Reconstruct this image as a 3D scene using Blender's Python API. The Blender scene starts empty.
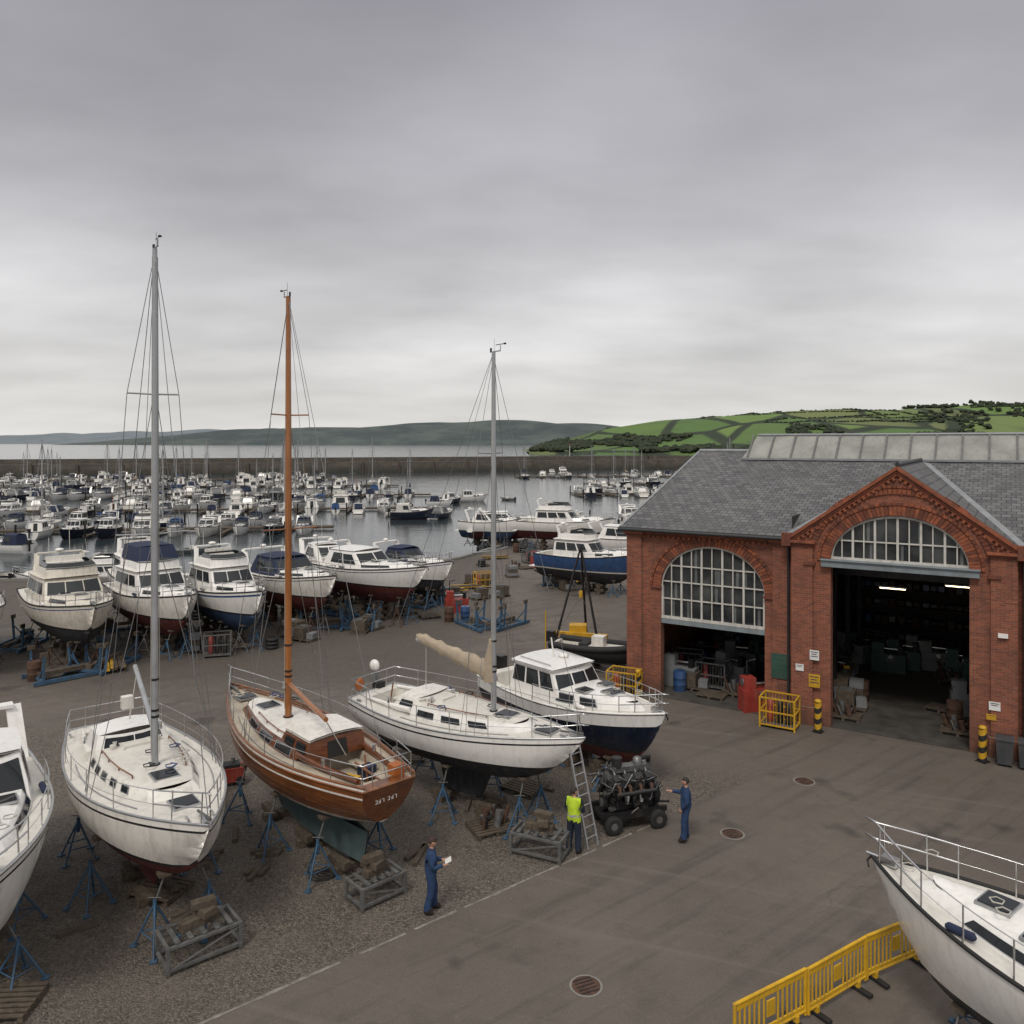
import bpy, math, random
from mathutils import Vector, Matrix, noise
random.seed(11)
rad=math.radians
pi=math.pi
S=bpy.context.scene
def lerp(a,b,t): return a+(b-a)*t
def clamp(x,a=0.,b=1.): return max(a,min(b,x))
def sstep(a,b,x):
    t=clamp((x-a)/(b-a)); return t*t*(3-2*t)
def interp(tab,x):
    if x<=tab[0][0]: return tab[0][1]
    for (a,b),(c,d) in zip(tab,tab[1:]):
        if x<=c: return b+(d-b)*(x-a)/(c-a)
    return tab[-1][1]

# ------------------------------------------------------------------ materials
def nodes(name):
    m=bpy.data.materials.new(name); m.use_nodes=True
    nt=m.node_tree; b=nt.nodes['Principled BSDF']
    return m,nt,b
def tc(nt,out='Object',scale=(1,1,1),rot=0):
    t=nt.nodes.new('ShaderNodeTexCoord'); mp=nt.nodes.new('ShaderNodeMapping')
    mp.inputs['Scale'].default_value=scale
    if rot:
        m2=nt.nodes.new('ShaderNodeMapping'); m2.inputs['Rotation'].default_value=(0,0,rot)
        nt.links.new(t.outputs[out],m2.inputs[0]); nt.links.new(m2.outputs[0],mp.inputs[0])
    else: nt.links.new(t.outputs[out],mp.inputs[0])
    return mp.outputs[0]
def noi(nt,vec,scale,detail=4,rough=.55):
    n=nt.nodes.new('ShaderNodeTexNoise'); n.inputs['Scale'].default_value=scale
    n.inputs['Detail'].default_value=detail; n.inputs['Roughness'].default_value=rough
    nt.links.new(vec,n.inputs['Vector']); return n.outputs['Fac']
def mrange(nt,v,a,b,c,d,sm=False):
    n=nt.nodes.new('ShaderNodeMapRange'); n.inputs[1].default_value=a;n.inputs[2].default_value=b
    n.inputs[3].default_value=c;n.inputs[4].default_value=d
    if sm: n.interpolation_type='SMOOTHSTEP'
    nt.links.new(v,n.inputs[0]); return n.outputs[0]
def mix(nt,f,a,b,mode='MIX'):
    n=nt.nodes.new('ShaderNodeMix'); n.data_type='RGBA'; n.blend_type=mode
    for inp,val in ((n.inputs[0],f),(n.inputs[6],a),(n.inputs[7],b)):
        if isinstance(val,(int,float)): inp.default_value=val
        elif isinstance(val,tuple): inp.default_value=(*val[:3],1)
        else: nt.links.new(val,inp)
    return n.outputs[2]
def math_(nt,op,a,b=0.,c=0.):
    n=nt.nodes.new('ShaderNodeMath'); n.operation=op
    for i,v in enumerate((a,b,c)):
        if isinstance(v,(int,float)): n.inputs[i].default_value=v
        else: nt.links.new(v,n.inputs[i])
    return n.outputs[0]
def bump(nt,b,h,strength=.3,dist=.02):
    n=nt.nodes.new('ShaderNodeBump'); n.inputs['Strength'].default_value=strength
    n.inputs['Distance'].default_value=dist; nt.links.new(h,n.inputs['Height'])
    nt.links.new(n.outputs[0],b.inputs['Normal'])
def M(name,col,rough=.5,metal=0,var=.2,scale=2.5,dirt=0.,dcol=(.16,.12,.08),bmp=0,bs=40,streak=True):
    m,nt,b=nodes(name)
    v=tc(nt); f=noi(nt,v,scale,5)
    dark=tuple(c*(1-var) for c in col); lite=tuple(min(1,c*(1+var*.35)) for c in col)
    c=mix(nt,mrange(nt,f,.3,.7,0,1),dark,lite)
    if dirt>0:
        v2=tc(nt,scale=(2.2,2.2,.45) if streak else (1,1,1)); f2=noi(nt,v2,2.6,6,.65)
        c=mix(nt,mrange(nt,f2,.48,.78,0,dirt),c,dcol)
    nt.links.new(c,b.inputs['Base Color'])
    b.inputs['Roughness'].default_value=rough; b.inputs['Metallic'].default_value=metal
    nt.links.new(mrange(nt,f,.3,.7,max(.03,rough-.1),min(1,rough+.12)),b.inputs['Roughness'])
    if bmp: bump(nt,b,noi(nt,v,bs,3),bmp,.01)
    return m
gel=M('gelcoat_white',(.78,.75,.69),.25,dirt=.42,var=.06)
gel2=M('gelcoat_cream',(.70,.65,.56),.32,dirt=.5,var=.08)
gel3=M('gelcoat_bright',(.83,.81,.77),.18,dirt=.25,var=.04)
deckw=M('deck_nonskid',(.70,.67,.61),.6,dirt=.42,var=.12,bmp=.15,bs=120,streak=False)
deckg=M('deck_grey',(.42,.43,.42),.65,dirt=.3,var=.15,streak=False)
navy=M('hull_navy',(.012,.018,.035),.15,dirt=.15,var=.2)
blueh=M('hull_blue',(.03,.08,.2),.3,dirt=.3)
lblue=M('hull_pale_blue',(.22,.34,.40),.35,dirt=.3)
redh=M('hull_red',(.3,.03,.02),.35,dirt=.2)
afblack=M('antifoul_black',(.03,.033,.038),.8,dirt=.6,dcol=(.14,.12,.1),var=.4)
afred=M('antifoul_red',(.12,.024,.02),.8,dirt=.45,var=.35)
afteal=M('antifoul_teal',(.075,.12,.125),.8,dirt=.5,dcol=(.12,.1,.08),var=.35)
afblue=M('antifoul_blue',(.03,.07,.15),.8,dirt=.5,var=.3)
stripeb=M('stripe_black',(.02,.02,.022),.3)
stripeB=M('stripe_blue',(.03,.07,.2),.3)
glass,nt,b=nodes('tinted_glass'); b.inputs['Base Color'].default_value=(.015,.018,.02,1); b.inputs['Roughness'].default_value=.06
alu=M('aluminium',(.5,.51,.52),.35,.8,var=.15)
alud=M('anodised_mast',(.42,.43,.44),.4,.55,var=.12)
steel=M('stainless',(.62,.62,.62),.25,.9,var=.1)
galv=M('galvanised_steel',(.17,.172,.168),.6,.4,dirt=.6,dcol=(.1,.065,.045),var=.35,scale=6)
rust=M('rusty_steel',(.11,.06,.04),.85,.2,var=.5,scale=8)
wire=M('rigging_wire',(.24,.24,.24),.4,.6)
black=M('black_rubber',(.018,.018,.018),.7)
blackm=M('black_metal',(.025,.025,.027),.4,.5,dirt=.3)
bluep=M('stand_blue_paint',(.045,.11,.19),.6,dirt=.65,dcol=(.1,.065,.045),var=.35,scale=6)
redp=M('red_paint',(.30,.035,.025),.5,dirt=.5,var=.3)
yelp=M('yellow_paint',(.6,.34,.02),.5,dirt=.45,var=.25)
yelpl=M('yellow_plastic',(.66,.38,.015),.5,dirt=.45,var=.2,bmp=.1)
orangep=M('orange_paint',(.42,.12,.025),.5,dirt=.4)
greenp=M('green_paint',(.03,.08,.06),.5,dirt=.3)
whitep=M('white_paint',(.75,.74,.7),.5,dirt=.4,var=.1)
timber=M('weathered_timber',(.11,.085,.06),.85,dirt=.5,dcol=(.035,.03,.025),var=.5,scale=7,bmp=.4)
canvb=M('canvas_navy',(.02,.03,.07),.85,var=.3,bmp=.2)
canvB=M('canvas_blue',(.03,.08,.2),.85,var=.3,bmp=.2)
canvt=M('canvas_tan',(.42,.34,.25),.9,var=.25,bmp=.3,bs=20)
canvw=M('canvas_white',(.6,.58,.54),.9,var=.2,bmp=.2)
canvg=M('canvas_grey',(.2,.205,.21),.9,var=.25,bmp=.2)
rope=M('rope',(.5,.48,.42),.9)
concrete=M('concrete',(.22,.21,.19),.85,dirt=.5,bmp=.3)
def wood(name,c1,c2,rough,scale=(2,2,18)):
    m,nt,b=nodes(name); v=tc(nt,scale=scale)
    f=noi(nt,v,2.2,6,.6); c=mix(nt,mrange(nt,f,.3,.7,0,1),c1,c2)
    w=noi(nt,tc(nt),1.3,4); c=mix(nt,mrange(nt,w,.45,.75,0,.55),c,tuple(x*.45 for x in c1))
    nt.links.new(c,b.inputs['Base Color']); b.inputs['Roughness'].default_value=rough
    b.inputs['Coat Weight'].default_value=.5 if rough<.4 else 0; b.inputs['Coat Roughness'].default_value=.08
    bump(nt,b,f,.2,.01); return m
varn=wood('varnished_mahogany',(.11,.038,.013),(.31,.11,.032),.25,(.5,2,16))
varnd=wood('dark_mahogany',(.09,.028,.012),(.21,.07,.025),.25,(1,2,14))
mastw=wood('varnished_spruce',(.25,.085,.02),(.4,.15,.04),.3,(14,14,.5))
teak=wood('teak_deck',(.38,.32,.24),(.58,.51,.41),.7,(.6,18,1))

# ------------------------------------------------------------------ mesh builder
class MB:
    def __init__(s): s.v=[];s.f=[];s.m=[];s.sm=[];s.ml=[];s.T=Matrix()
    def mi(s,mat):
        if mat not in s.ml: s.ml.append(mat)
        return s.ml.index(mat)
    def add(s,vs,fs,mat,smooth=False):
        o=len(s.v); T=s.T; s.v+=[T@Vector(p) for p in vs]; i=s.mi(mat)
        for f in fs: s.f.append(tuple(o+k for k in f)); s.m.append(i); s.sm.append(smooth)
    def box(s,c,d,mat,rz=0,rx=0,ry=0):
        Rm=Matrix.Rotation(rz,3,'Z')@Matrix.Rotation(ry,3,'Y')@Matrix.Rotation(rx,3,'X'); c=Vector(c)
        vs=[c+Rm@Vector((x*d[0]/2,y*d[1]/2,z*d[2]/2)) for x in(-1,1) for y in(-1,1) for z in(-1,1)]
        s.add(vs,[(0,1,3,2),(4,6,7,5),(0,4,5,1),(2,3,7,6),(0,2,6,4),(1,5,7,3)],mat)
    def beam(s,p,q,w,h,mat):
        p=Vector(p);q=Vector(q);d=(q-p).normalized(); up=Vector((0,0,1))
        if abs(d.z)>.95: up=Vector((1,0,0))
        a=d.cross(up).normalized()*w/2; b=a.cross(d).normalized()*h/2
        vs=[p-a-b,p+a-b,p+a+b,p-a+b,q-a-b,q+a-b,q+a+b,q-a+b]
        s.add(vs,[(0,1,2,3),(7,6,5,4),(0,4,5,1),(1,5,6,2),(2,6,7,3),(3,7,4,0)],mat)
    def tube(s,pts,r,mat,n=6,closed=False,cap=True):
        pts=[Vector(p) for p in pts]; N=len(pts)
        rs=r if isinstance(r,(list,tuple)) else [r]*N
        vs=[];up=None
        for i,p in enumerate(pts):
            if closed: t=(pts[(i+1)%N]-pts[i-1])
            else: t=pts[min(i+1,N-1)]-pts[max(i-1,0)]
            t=t.normalized() if t.length>1e-9 else Vector((0,0,1))
            if up is None: up=Vector((0,0,1)) if abs(t.z)<.9 else Vector((1,0,0))
            a=t.cross(up)
            if a.length<1e-4: a=t.cross(Vector((.3,1,.2)))
            a.normalize(); b=a.cross(t).normalized(); up=b
            for k in range(n):
                an=2*pi*k/n; vs.append(p+(a*math.cos(an)+b*math.sin(an))*rs[i])
        fs=[]
        for i in range(N if closed else N-1):
            j=(i+1)%N
            for k in range(n): fs.append((i*n+k,i*n+(k+1)%n,j*n+(k+1)%n,j*n+k))
        s.add(vs,fs,mat,True)
        if cap and not closed:
            s.add(vs[:n],[tuple(range(n))],mat); s.add(vs[-n:],[tuple(range(n-1,-1,-1))],mat)
    def grid(s,fn,nu,nv,mat,smooth=True):
        vs=[fn(i/nu,j/nv) for i in range(nu+1) for j in range(nv+1)]
        fs=[(i*(nv+1)+j,i*(nv+1)+j+1,(i+1)*(nv+1)+j+1,(i+1)*(nv+1)+j) for i in range(nu) for j in range(nv)]
        s.add(vs,fs,mat,smooth)
    def poly(s,pts,mat): s.add(pts,[tuple(range(len(pts)))],mat)
    def ell(s,c,r,mat,nu=12,nv=8,fn=None):
        c=Vector(c)
        def g(u,v):
            th=u*2*pi; ph=(v-.5)*pi
            p=Vector((r[0]*math.cos(th)*math.cos(ph),r[1]*math.sin(th)*math.cos(ph),r[2]*math.sin(ph)))
            if fn: p=fn(p)
            return c+p
        s.grid(g,nu,nv,mat)
    def build(s,name,loc=(0,0,0),rz=0,parent=None,bevel=0):
        me=bpy.data.meshes.new(name); me.from_pydata(s.v,[],s.f)
        for m in s.ml: me.materials.append(m)
        me.polygons.foreach_set('material_index',s.m); me.polygons.foreach_set('use_smooth',s.sm); me.update()
        return place(me,name,loc,rz,parent,bevel)
def place(me,name,loc=(0,0,0),rz=0,parent=None,bevel=0,sc=1):
    o=bpy.data.objects.new(name,me); S.collection.objects.link(o)
    o.location=loc; o.rotation_euler=(0,0,rz); o.scale=(sc,sc,sc)
    if parent: o.parent=parent
    if bevel:
        b=o.modifiers.new('bevel','BEVEL'); b.width=bevel; b.segments=2; b.limit_method='ANGLE'; b.angle_limit=rad(62)
    return o

# ------------------------------------------------------------------ boats
class Hull:
    def __init__(h,L,B,fs,fm,fb,draft,tw=.7,m=.42,e=2.2,ks=.2,s0=.72,k=2.5,p=2.4,q=1.7,flare=0,rt=0):
        h.__dict__.update(locals())
    def hbs(h,s):
        if s<h.m: v=h.tw+(1-h.tw)*math.sin(pi/2*s/h.m)
        else: v=1-((s-h.m)/(1-h.m))**h.e
        return max(.012,h.B/2*v)
    def zs(h,s):
        if s<.35: return h.fm+(h.fs-h.fm)*((.35-s)/.35)**2
        return h.fm+(h.fb-h.fm)*((s-.35)/.65)**1.8
    def zk(h,s):
        if s<.35: return -h.draft*(h.ks+(1-h.ks)*math.sin(pi/2*s/.35))
        if s<h.s0: return -h.draft
        t=(s-h.s0)/(1-h.s0); return -h.draft+(h.zs(s)-.02+h.draft)*t**h.k
    def hb(h,s,z):
        a=h.zs(s);b=h.zk(s); u=clamp((a-z)/max(.001,a-b))
        return max(0,h.hbs(s)*(1-u**h.p)**(1/h.q)*(1-h.flare*u*s*s))
    def x(h,s,z=None):
        x=(s-.5)*h.L
        if z is not None: x+=h.rt*(h.zs(s)-z)*max(0,1-s)**8
        return x
    def S(h,s,sg=1,dz=0,inn=0): return Vector((h.x(s),sg*max(0,h.hbs(s)-inn),h.zs(s)+dz))
    def mesh(h,mb,top,boot,bot,stripe=None,deck=None,N=26,cock=None,rub=None,trans=None,wl=0,bt=.1,rubr=.03,so=.14,sw=.05):
        rows=11
        def zrow(s,r):
            a=h.zs(s);k=h.zk(s)
            l=[a,a-so,a-so-sw,lerp(a-so-sw,wl,.33),lerp(a-so-sw,wl,.66),wl,wl-bt]
            l+= [lerp(wl-bt,k,t) for t in (.3,.6,.85,1)]
            return max(l[r],k)
        mats=[top,stripe or top,top,top,top,boot]+[bot]*4
        ss=[1-(1-i/N)**1.5 for i in range(N+1)]
        for sg in (1,-1):
            P=[[Vector((h.x(s,zrow(s,r)),sg*h.hb(s,zrow(s,r)) if r<rows-1 else 0,zrow(s,r))) for r in range(rows)] for s in ss]
            for mt in set(mats):
                r=0
                while r<rows-1:
                    if mats[r]!=mt: r+=1; continue
                    r2=r
                    while r2<rows-1 and mats[r2]==mt: r2+=1
                    nr=r2-r+1; vs=[P[i][j] for i in range(N+1) for j in range(r,r2+1)]
                    fs=[(i*nr+j,i*nr+j+1,(i+1)*nr+j+1,(i+1)*nr+j) for i in range(N) for j in range(nr-1)]
                    mb.add(vs,fs,mt,True); r=r2
        for r in range(rows-1):
            a=zrow(0,r);b=zrow(0,r+1); ya=h.hb(0,a); yb=h.hb(0,b) if r<rows-2 else 0
            mb.add([(h.x(0,a),-ya,a),(h.x(0,a),ya,a),(h.x(0,b),yb,b),(h.x(0,b),-yb,b)],[(0,1,2,3)],(trans or top) if r<5 else mats[r])
        dk=deck or top
        dss=list(ss)
        if cock:
            dss=[s for s in ss if abs(s-cock[0])>.006 and abs(s-cock[1])>.006]+[cock[0]-.003,cock[0]+.003,cock[1]-.003,cock[1]+.003]; dss.sort()
        cf=cock[3] if cock else .6
        cs=[-1,-cf-.02,-cf+.02,-cf*.4,cf*.4,cf-.02,cf+.02,1]
        vs=[]
        for s in dss:
            for c in cs:
                z=h.zs(s)-.01+.05*(1-c*c)*(h.hbs(s)/(h.B/2))
                if cock and cock[0]<s<cock[1] and abs(c)<cf: z-=cock[2]
                vs.append((h.x(s),c*h.hbs(s),z))
        nc=len(cs)
        fs=[(i*nc+j,i*nc+j+1,(i+1)*nc+j+1,(i+1)*nc+j) for i in range(len(dss)-1) for j in range(nc-1)]
        mb.add(vs,fs,dk,False)
        if rub:
            for sg in (1,-1): mb.tube([h.S(s,sg,.01) for s in ss],rubr,rub,5)
            mb.tube([h.S(0,1,.01),h.S(0,-1,.01)],rubr,rub,5)
    def keelfin(h,mb,s0,s1,zb,mat,th=.14,taper=.7):
        def f(u,v):
            z=lerp(-h.draft*.8,zb,v); a=lerp(h.x(s0),h.x(s0)+.25,v); b=lerp(h.x(s1),h.x(s1)-(1-taper)*(h.x(s1)-h.x(s0)),v)
            w=th*math.sin(pi*clamp((u if u<=.5 else 1-u)*2*.98+.02))
            t=(u*2 if u<=.5 else 2-2*u); sg=1 if u<=.5 else -1
            return (lerp(a,b,t),sg*w*.5*(1.6-.4*v),z)
        mb.grid(f,16,3,mat); mb.poly([f(i/16,1) for i in range(16)],mat)
class Cab:
    def __init__(c,mb,xb0,xb1,xt0,xt1,wb,wt,zb,zt,mat,bulge=.1,N=8,crown=.06,roof=True,roofmat=None,over=0):
        def F(v): return v if callable(v) else (lambda t:v)
        c.xb0,c.xb1,c.xt0,c.xt1,c.bulge=xb0,xb1,xt0,xt1,bulge; c.wb,c.wt,c.zb,c.zt=map(F,(wb,wt,zb,zt)); c.mb=mb
        c.mat=mat
        for sg in (1,-1): mb.grid(lambda u,v:c.side(u,v,sg),N,2,mat)
        mb.grid(lambda u,v:c.front(u*2-1,v),6,2,mat); mb.grid(lambda u,v:c.aft(u*2-1,v),2,2,mat)
        if roof:
            def rf(u,w):
                w=w*2-1
                if u>=.999: p=c.front(w,1)+Vector((over,0,0))
                else:
                    t=u*(N+1)/N if u*(N+1)/N<1 else 1
                    p=c.side(t,1,1); p=Vector((p.x-(over if u==0 else 0),(p.y)*w,p.z))
                p.y*=1+over/max(.3,c.wt(0)); p.z+=crown*(1-w*w); return p
            mb.grid(rf,N+1,6,roofmat or mat)
            if over: 
                mb.grid(lambda u,w: rf(u,w)+Vector((0,0,.05)),N+1,6,roofmat or mat)
    def side(c,t,v,sg):
        x=lerp(lerp(c.xb0,c.xb1,t),lerp(c.xt0,c.xt1,t),v); y=lerp(c.wb(t),c.wt(t),v)+.03*math.sin(pi*v)
        return Vector((x,sg*y,lerp(c.zb(t),c.zt(t),v)))
    def front(c,w,v):
        p=c.side(1,v,1); return Vector((p.x+c.bulge*(1-w*w),p.y*w,p.z))
    def aft(c,w,v):
        p=c.side(0,v,1); return Vector((p.x,p.y*w,p.z))
    def ws(c,t0,t1,v0,v1,mat=None,fr=None):
        for sg in (1,-1):
            if fr:
                c.mb.grid(lambda u,v:c.side(lerp(t0-.012,t1+.012,u),lerp(v0-.06,v1+.06,v),sg)+Vector((0,sg*.010,0)),4,1,fr)
            c.mb.grid(lambda u,v:c.side(lerp(t0,t1,u),lerp(v0,v1,v),sg)+Vector((0,sg*.018,0)),4,1,mat or glass)
    def wf(c,w0,w1,v0,v1,mat=None,aft=False):
        f=c.aft if aft else c.front; d=-.015 if aft else .015
        c.mb.grid(lambda u,v:f(lerp(w0,w1,u),lerp(v0,v1,v))+Vector((d,0,.004)),3,1,mat or glass)
def hatch(mb,x,y,z,w,l=None,rz=0):
    l=l or w; mb.box((x,y,z),(l+.08,w+.08,.05),alu,rz); mb.box((x,y,z+.03),(l,w,.03),glass,rz)
def winch(mb,x,y,z): mb.tube([(x,y,z),(x,y,z+.1),(x,y,z+.16)],[.06,.045,.06],steel,8)
def rails(mb,h,s0,s1,n,ht=.6,mat=None,r=.013,lines=(1,.5),inn=.07,bowrail=True,stern=True,bs=.9):
    mat=mat or steel
    for sg in (1,-1):
        ps=[lerp(s0,s1,i/(n-1)) for i in range(n)]
        for s in ps: mb.tube([h.S(s,sg,0,inn),h.S(s,sg,ht,inn)],r,mat,5)
        M_=24
        for l in lines:
            mb.tube([h.S(lerp(s0,s1,i/M_),sg,ht*l,inn) for i in range(M_+1)],r*.8 if l==1 else r*.5,mat,4)
    if bowrail:
        for l in (1,.5):
            pts=[h.S(lerp(s1,.985,i/6),1,ht*l+.05*i/6,inn) for i in range(7)]
            tip=Vector((h.x(1)+.12,0,h.zs(1)+ht*l+.07))
            L_=pts+[tip]+[Vector((p.x,-p.y,p.z)) for p in pts[::-1]]; mb.tube(L_,r*1.3,mat,5)
        for sg in (1,-1):
            for s in (lerp(s1,.985,.4),.975): mb.tube([h.S(s,sg,0,inn*.6),h.S(s,sg,ht+.05,inn)],r*1.2,mat,5)
    if stern:
        for l in (1,.5):
            pts=[h.S(s0,1,ht*l,inn),h.S(s0*.5,1,ht*l,inn),h.S(.012,1,ht*l,inn*1.2)]
            mb.tube(pts+[Vector((p.x,-p.y,p.z)) for p in pts[::-1]],r*1.3,mat,5)
        for y in (-.6,.6,-1,1): 
            p=h.S(.012,1,0,inn); mb.tube([(p.x,p.y*y,p.z),(p.x,p.y*y,p.z+ht)],r*1.2,mat,5)
def rig(mb,h,xm,zm,H,mat,r=.075,boomlen=3,boomz=1.0,boomside=0,cover=None,spread=(.45,.72),full=True,boommat=None,wr=.009,btop=None,br_=.07):
    top=zm+H
    mb.tube([(xm,0,zm-.4),(xm,0,zm+H*.6),(xm,0,top)],[r,r*.95,r*.7],mat,10)
    mb.tube([(xm,0,zm-.05),(xm,0,zm+.06)],r*1.5,blackm,10)
    if full:
        for z in (1.2,1.35,2.1): mb.tube([(xm,0,zm+z),(xm,0,zm+z+.05)],r*1.15,blackm,10)
        winch(mb,xm,r+.03,zm+.9)
    sb=clamp((xm)/h.L+.5); ch=h.hbs(sb)-.08; zd=h.zs(sb)
    for sg in (1,-1):
        last=(xm-.05,sg*ch,zd)
        for k,f in enumerate(spread):
            w=(.85-.25*k)*min(1,h.B/3); tip=(xm-.12,sg*w,zm+H*f)
            mb.tube([(xm,0,zm+H*f-.02),tip],.022,mat,5)
            mb.tube([(xm+.25*(1 if k==0 else -1),sg*ch,zd),(xm,sg*.04,zm+H*f-.1)],wr,wire,4)
            mb.tube([last,tip],wr,wire,4); last=tip
        mb.tube([last,(xm,0,top-.1)],wr,wire,4)
    mb.tube([(h.x(1)-.05,0,h.zs(1)),(xm,0,top-.15)],wr*1.5 if not full else wr,wire,4)
    mb.tube([(h.x(0)+.1,0,h.zs(0)),(xm,0,top)],wr,wire,4)
    for dy in (.11,-.1): mb.tube([(xm+.02,dy,zm+.3),(xm,dy*.6,top-.2)],wr*.9,rope,4)
    mb.tube([(xm-.12,0,top),(xm+.25,0,top+.02)],.02,mat,5)
    mb.tube([(xm,0.03,top),(xm,0.03,top+.4)],.006,wire,4)
    mb.tube([(xm+.25,0,top),(xm+.25,0,top+.18)],.012,black,4); mb.tube([(xm+.08,0,top+.2),(xm+.45,0,top+.22)],.012,black,4)
    mb.ell((xm+.42,0,top+.22),(.05,.05,.03),black,6,4)
    mb.tube([(xm-.1,0,top),(xm-.1,0,top+.12)],.03,black,6)
    be=(xm-boomlen*math.cos(boomside),boomlen*math.sin(boomside),btop if btop is not None else zm+boomz-.05)
    b0=(xm-.08,0,zm+boomz)
    mb.tube([b0,be],[br_,br_*.9],boommat or mat,8)
    if cover:
        n=26
        def f(u,v):
            t=u; p=Vector(b0).lerp(Vector(be),t); a=v*2*pi
            hh=(lerp(.36,.13,t**.6)+.03*math.sin(t*31)+.02*math.sin(t*57+2))*(1 if .02<t<.98 else .35); ww=lerp(.2,.11,t)+.015*math.sin(t*43)
            sag=.05*math.sin(a*5+t*9)
            return (p.x-.0,p.y+(ww+sag*.2)*math.cos(a)*(1 if .02<t<.98 else .4),p.z+.12+(hh+sag*.25)*math.sin(a))
        mb.grid(f,n,16,cover)
        mb.tube([(xm-.14,0,zm+boomz-.15),(xm-.16,0,zm+boomz+.35),(xm-.1,0,zm+boomz+.75),(xm-.05,0,zm+boomz+1.1)],[.2,.2,.13,.1],cover,10)
    mb.tube([be,(xm,0,top)],wr*.8,wire,4)
    mb.tube([(be[0]+.4,be[1]*.85,be[2]),(be[0]+.4,0,h.zs(.15)+.2)],.015,rope,4)

def sailboat(name,h,loc,rz,top,boot,bot,stripe,deck,trunkmat,roofmat,mastmat,H,xm=.57,cover=None,keel=True,boomside=0,rub=None,trans=None,
             trunk=(.3,.72),th=.38,boomlen=3.2,win='ports',extras=None,rail=True,mastr=.075,low=False,boommat=None,boomz=.95,btop=None,wr=.009,frame=None,wlz=0):
    mb=MB(); cock=(.06,trunk[0]-.02,.42,.55)
    h.mesh(mb,top,boot,bot,stripe,deck,N=12 if low else 30,cock=cock,rub=rub,trans=trans,wl=wlz)
    s0,s1=trunk; x0,x1=h.x(s0),h.x(s1)
    wb=lambda t:h.hbs(lerp(s0,s1,t))*.66*(1-.25*t**3); wt=lambda t:wb(t)*.86
    zb=lambda t:h.zs(lerp(s0,s1,t))-.05; zt=lambda t:h.zs(lerp(s0,s1,t))+th*(1-.45*t**1.6)
    c=Cab(mb,x0,x1,x0+.03,x1-.35,wb,wt,zb,zt,trunkmat,bulge=.22,roofmat=roofmat,crown=.07,N=8)
    if win=='ports':
        for a,b in ((.08,.26),(.34,.52),(.6,.76)): c.ws(a,b,.35,.78,fr=frame)
    else:
        for a in (.12,.26,.4,.56,.72): c.ws(a,a+.07,.4,.75,fr=frame)
    mb.box((x0-.0,0,h.zs(s0)+.02),(.05,.55,.75),black); zr=zt(.1)+.09
    mb.box((x0+.38,0,zr),(.75,.66,.07),roofmat if not low else deck)
    if not low:
        mb.box((x0+.38,.36,zr-.01),(.9,.04,.08),trunkmat); mb.box((x0+.38,-.36,zr-.01),(.9,.04,.08),trunkmat)
        hatch(mb,h.x(lerp(s0,s1,.78)),0,zt(.78)+.07,.5); hatch(mb,h.x(s1+.07),0,h.zs(s1+.07)+.06,.5)
        for sg in (1,-1):
            mb.tube([(h.x(cock[0]),sg*h.hbs(cock[0])*.62,h.zs(cock[0])+.08),(h.x(.2),sg*h.hbs(.2)*.62,h.zs(.2)+.14),(x0,sg*wb(0)*.95,h.zs(s0)+.2)],[.05,.07,.08],trunkmat,8)
            winch(mb,h.x(.2),sg*h.hbs(.2)*.62,h.zs(.2)+.2); winch(mb,x0+.5,sg*.5,zt(.1)+.05)
            hr=[c.side(t,1,sg)+Vector((0,-sg*.12,.09)) for t in (.15,.35,.55,.75)]
            mb.tube(hr,.018,varn,5)
            for p in hr: mb.tube([p-Vector((0,0,.08)),p],.018,varn,4)
            mb.box(h.S(.93,sg,.06,.12),(.2,.04,.05),steel); mb.box(h.S(.06,sg,.05,.12),(.2,.04,.05),steel)
            mb.tube([(h.x(.36),sg*.0+sg*wt(.2)*.6,zt(.2)+.05),(h.x(.36),sg*wt(.2)*.6,zt(.2)+.16)],[.05,.07],gel,8)
            mb.tube([h.S(lerp(.3,.75,i/8),sg,.02,.28) for i in range(9)],.015,alu,4)
            mb.box((h.x(.17),sg*h.hbs(.17)*.42,h.zs(.17)-.2),(h.L*.2,h.hbs(.17)*.24,.05),deck)
        mb.tube([(h.x(.1),0,h.zs(.1)-.4),(h.x(.12),0,h.zs(.1)+.45)],.025,varn,6)
        mb.box((h.x(.965),0,h.zs(.97)+.05),(.4,.12,.06),steel,0)
        mb.tube([(h.x(.9),.05,h.zs(.9)+.08),(h.x(.99),.05,h.zs(.99)+.1)],.03,galv,6)
        for i in range(10):
            sx=random.uniform(.1,.9); y=random.uniform(-.6,.6)*h.hbs(sx)
            n=8; pts=[(h.x(sx)+.14*math.cos(k*1.3)*(1+.1*k)*.7,y+.14*math.sin(k*1.3),h.zs(sx)+(.08 if sx<.25 or sx>s1 else th+.1)) for k in range(n)]
            mb.tube(pts,.014,random.choice([rope,stripeB,rope,black]),4)
    rig(mb,h,h.x(xm),zt((xm-s0)/(s1-s0))+.03,H,mastmat,mastr,boomlen,boomz,boomside,cover,full=not low,boommat=boommat,btop=btop,wr=wr)
    if rail: rails(mb,h,.12,.84,6,mat=steel,r=.013 if not low else .02,lines=(1,.5))
    if keel:
        if keel=='long':
            h.keelfin(mb,.1,.7,-h.draft-.75,bot,.3,.85)
        else:
            h.keelfin(mb,.36,.62,-h.draft-.85,bot,.2,.8); h.keelfin(mb,.04,.12,-h.draft-.45,bot,.08,.9)
    if extras: extras(mb,h,c)
    if name: return mb.build(name,loc,rz)
    return mb

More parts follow.
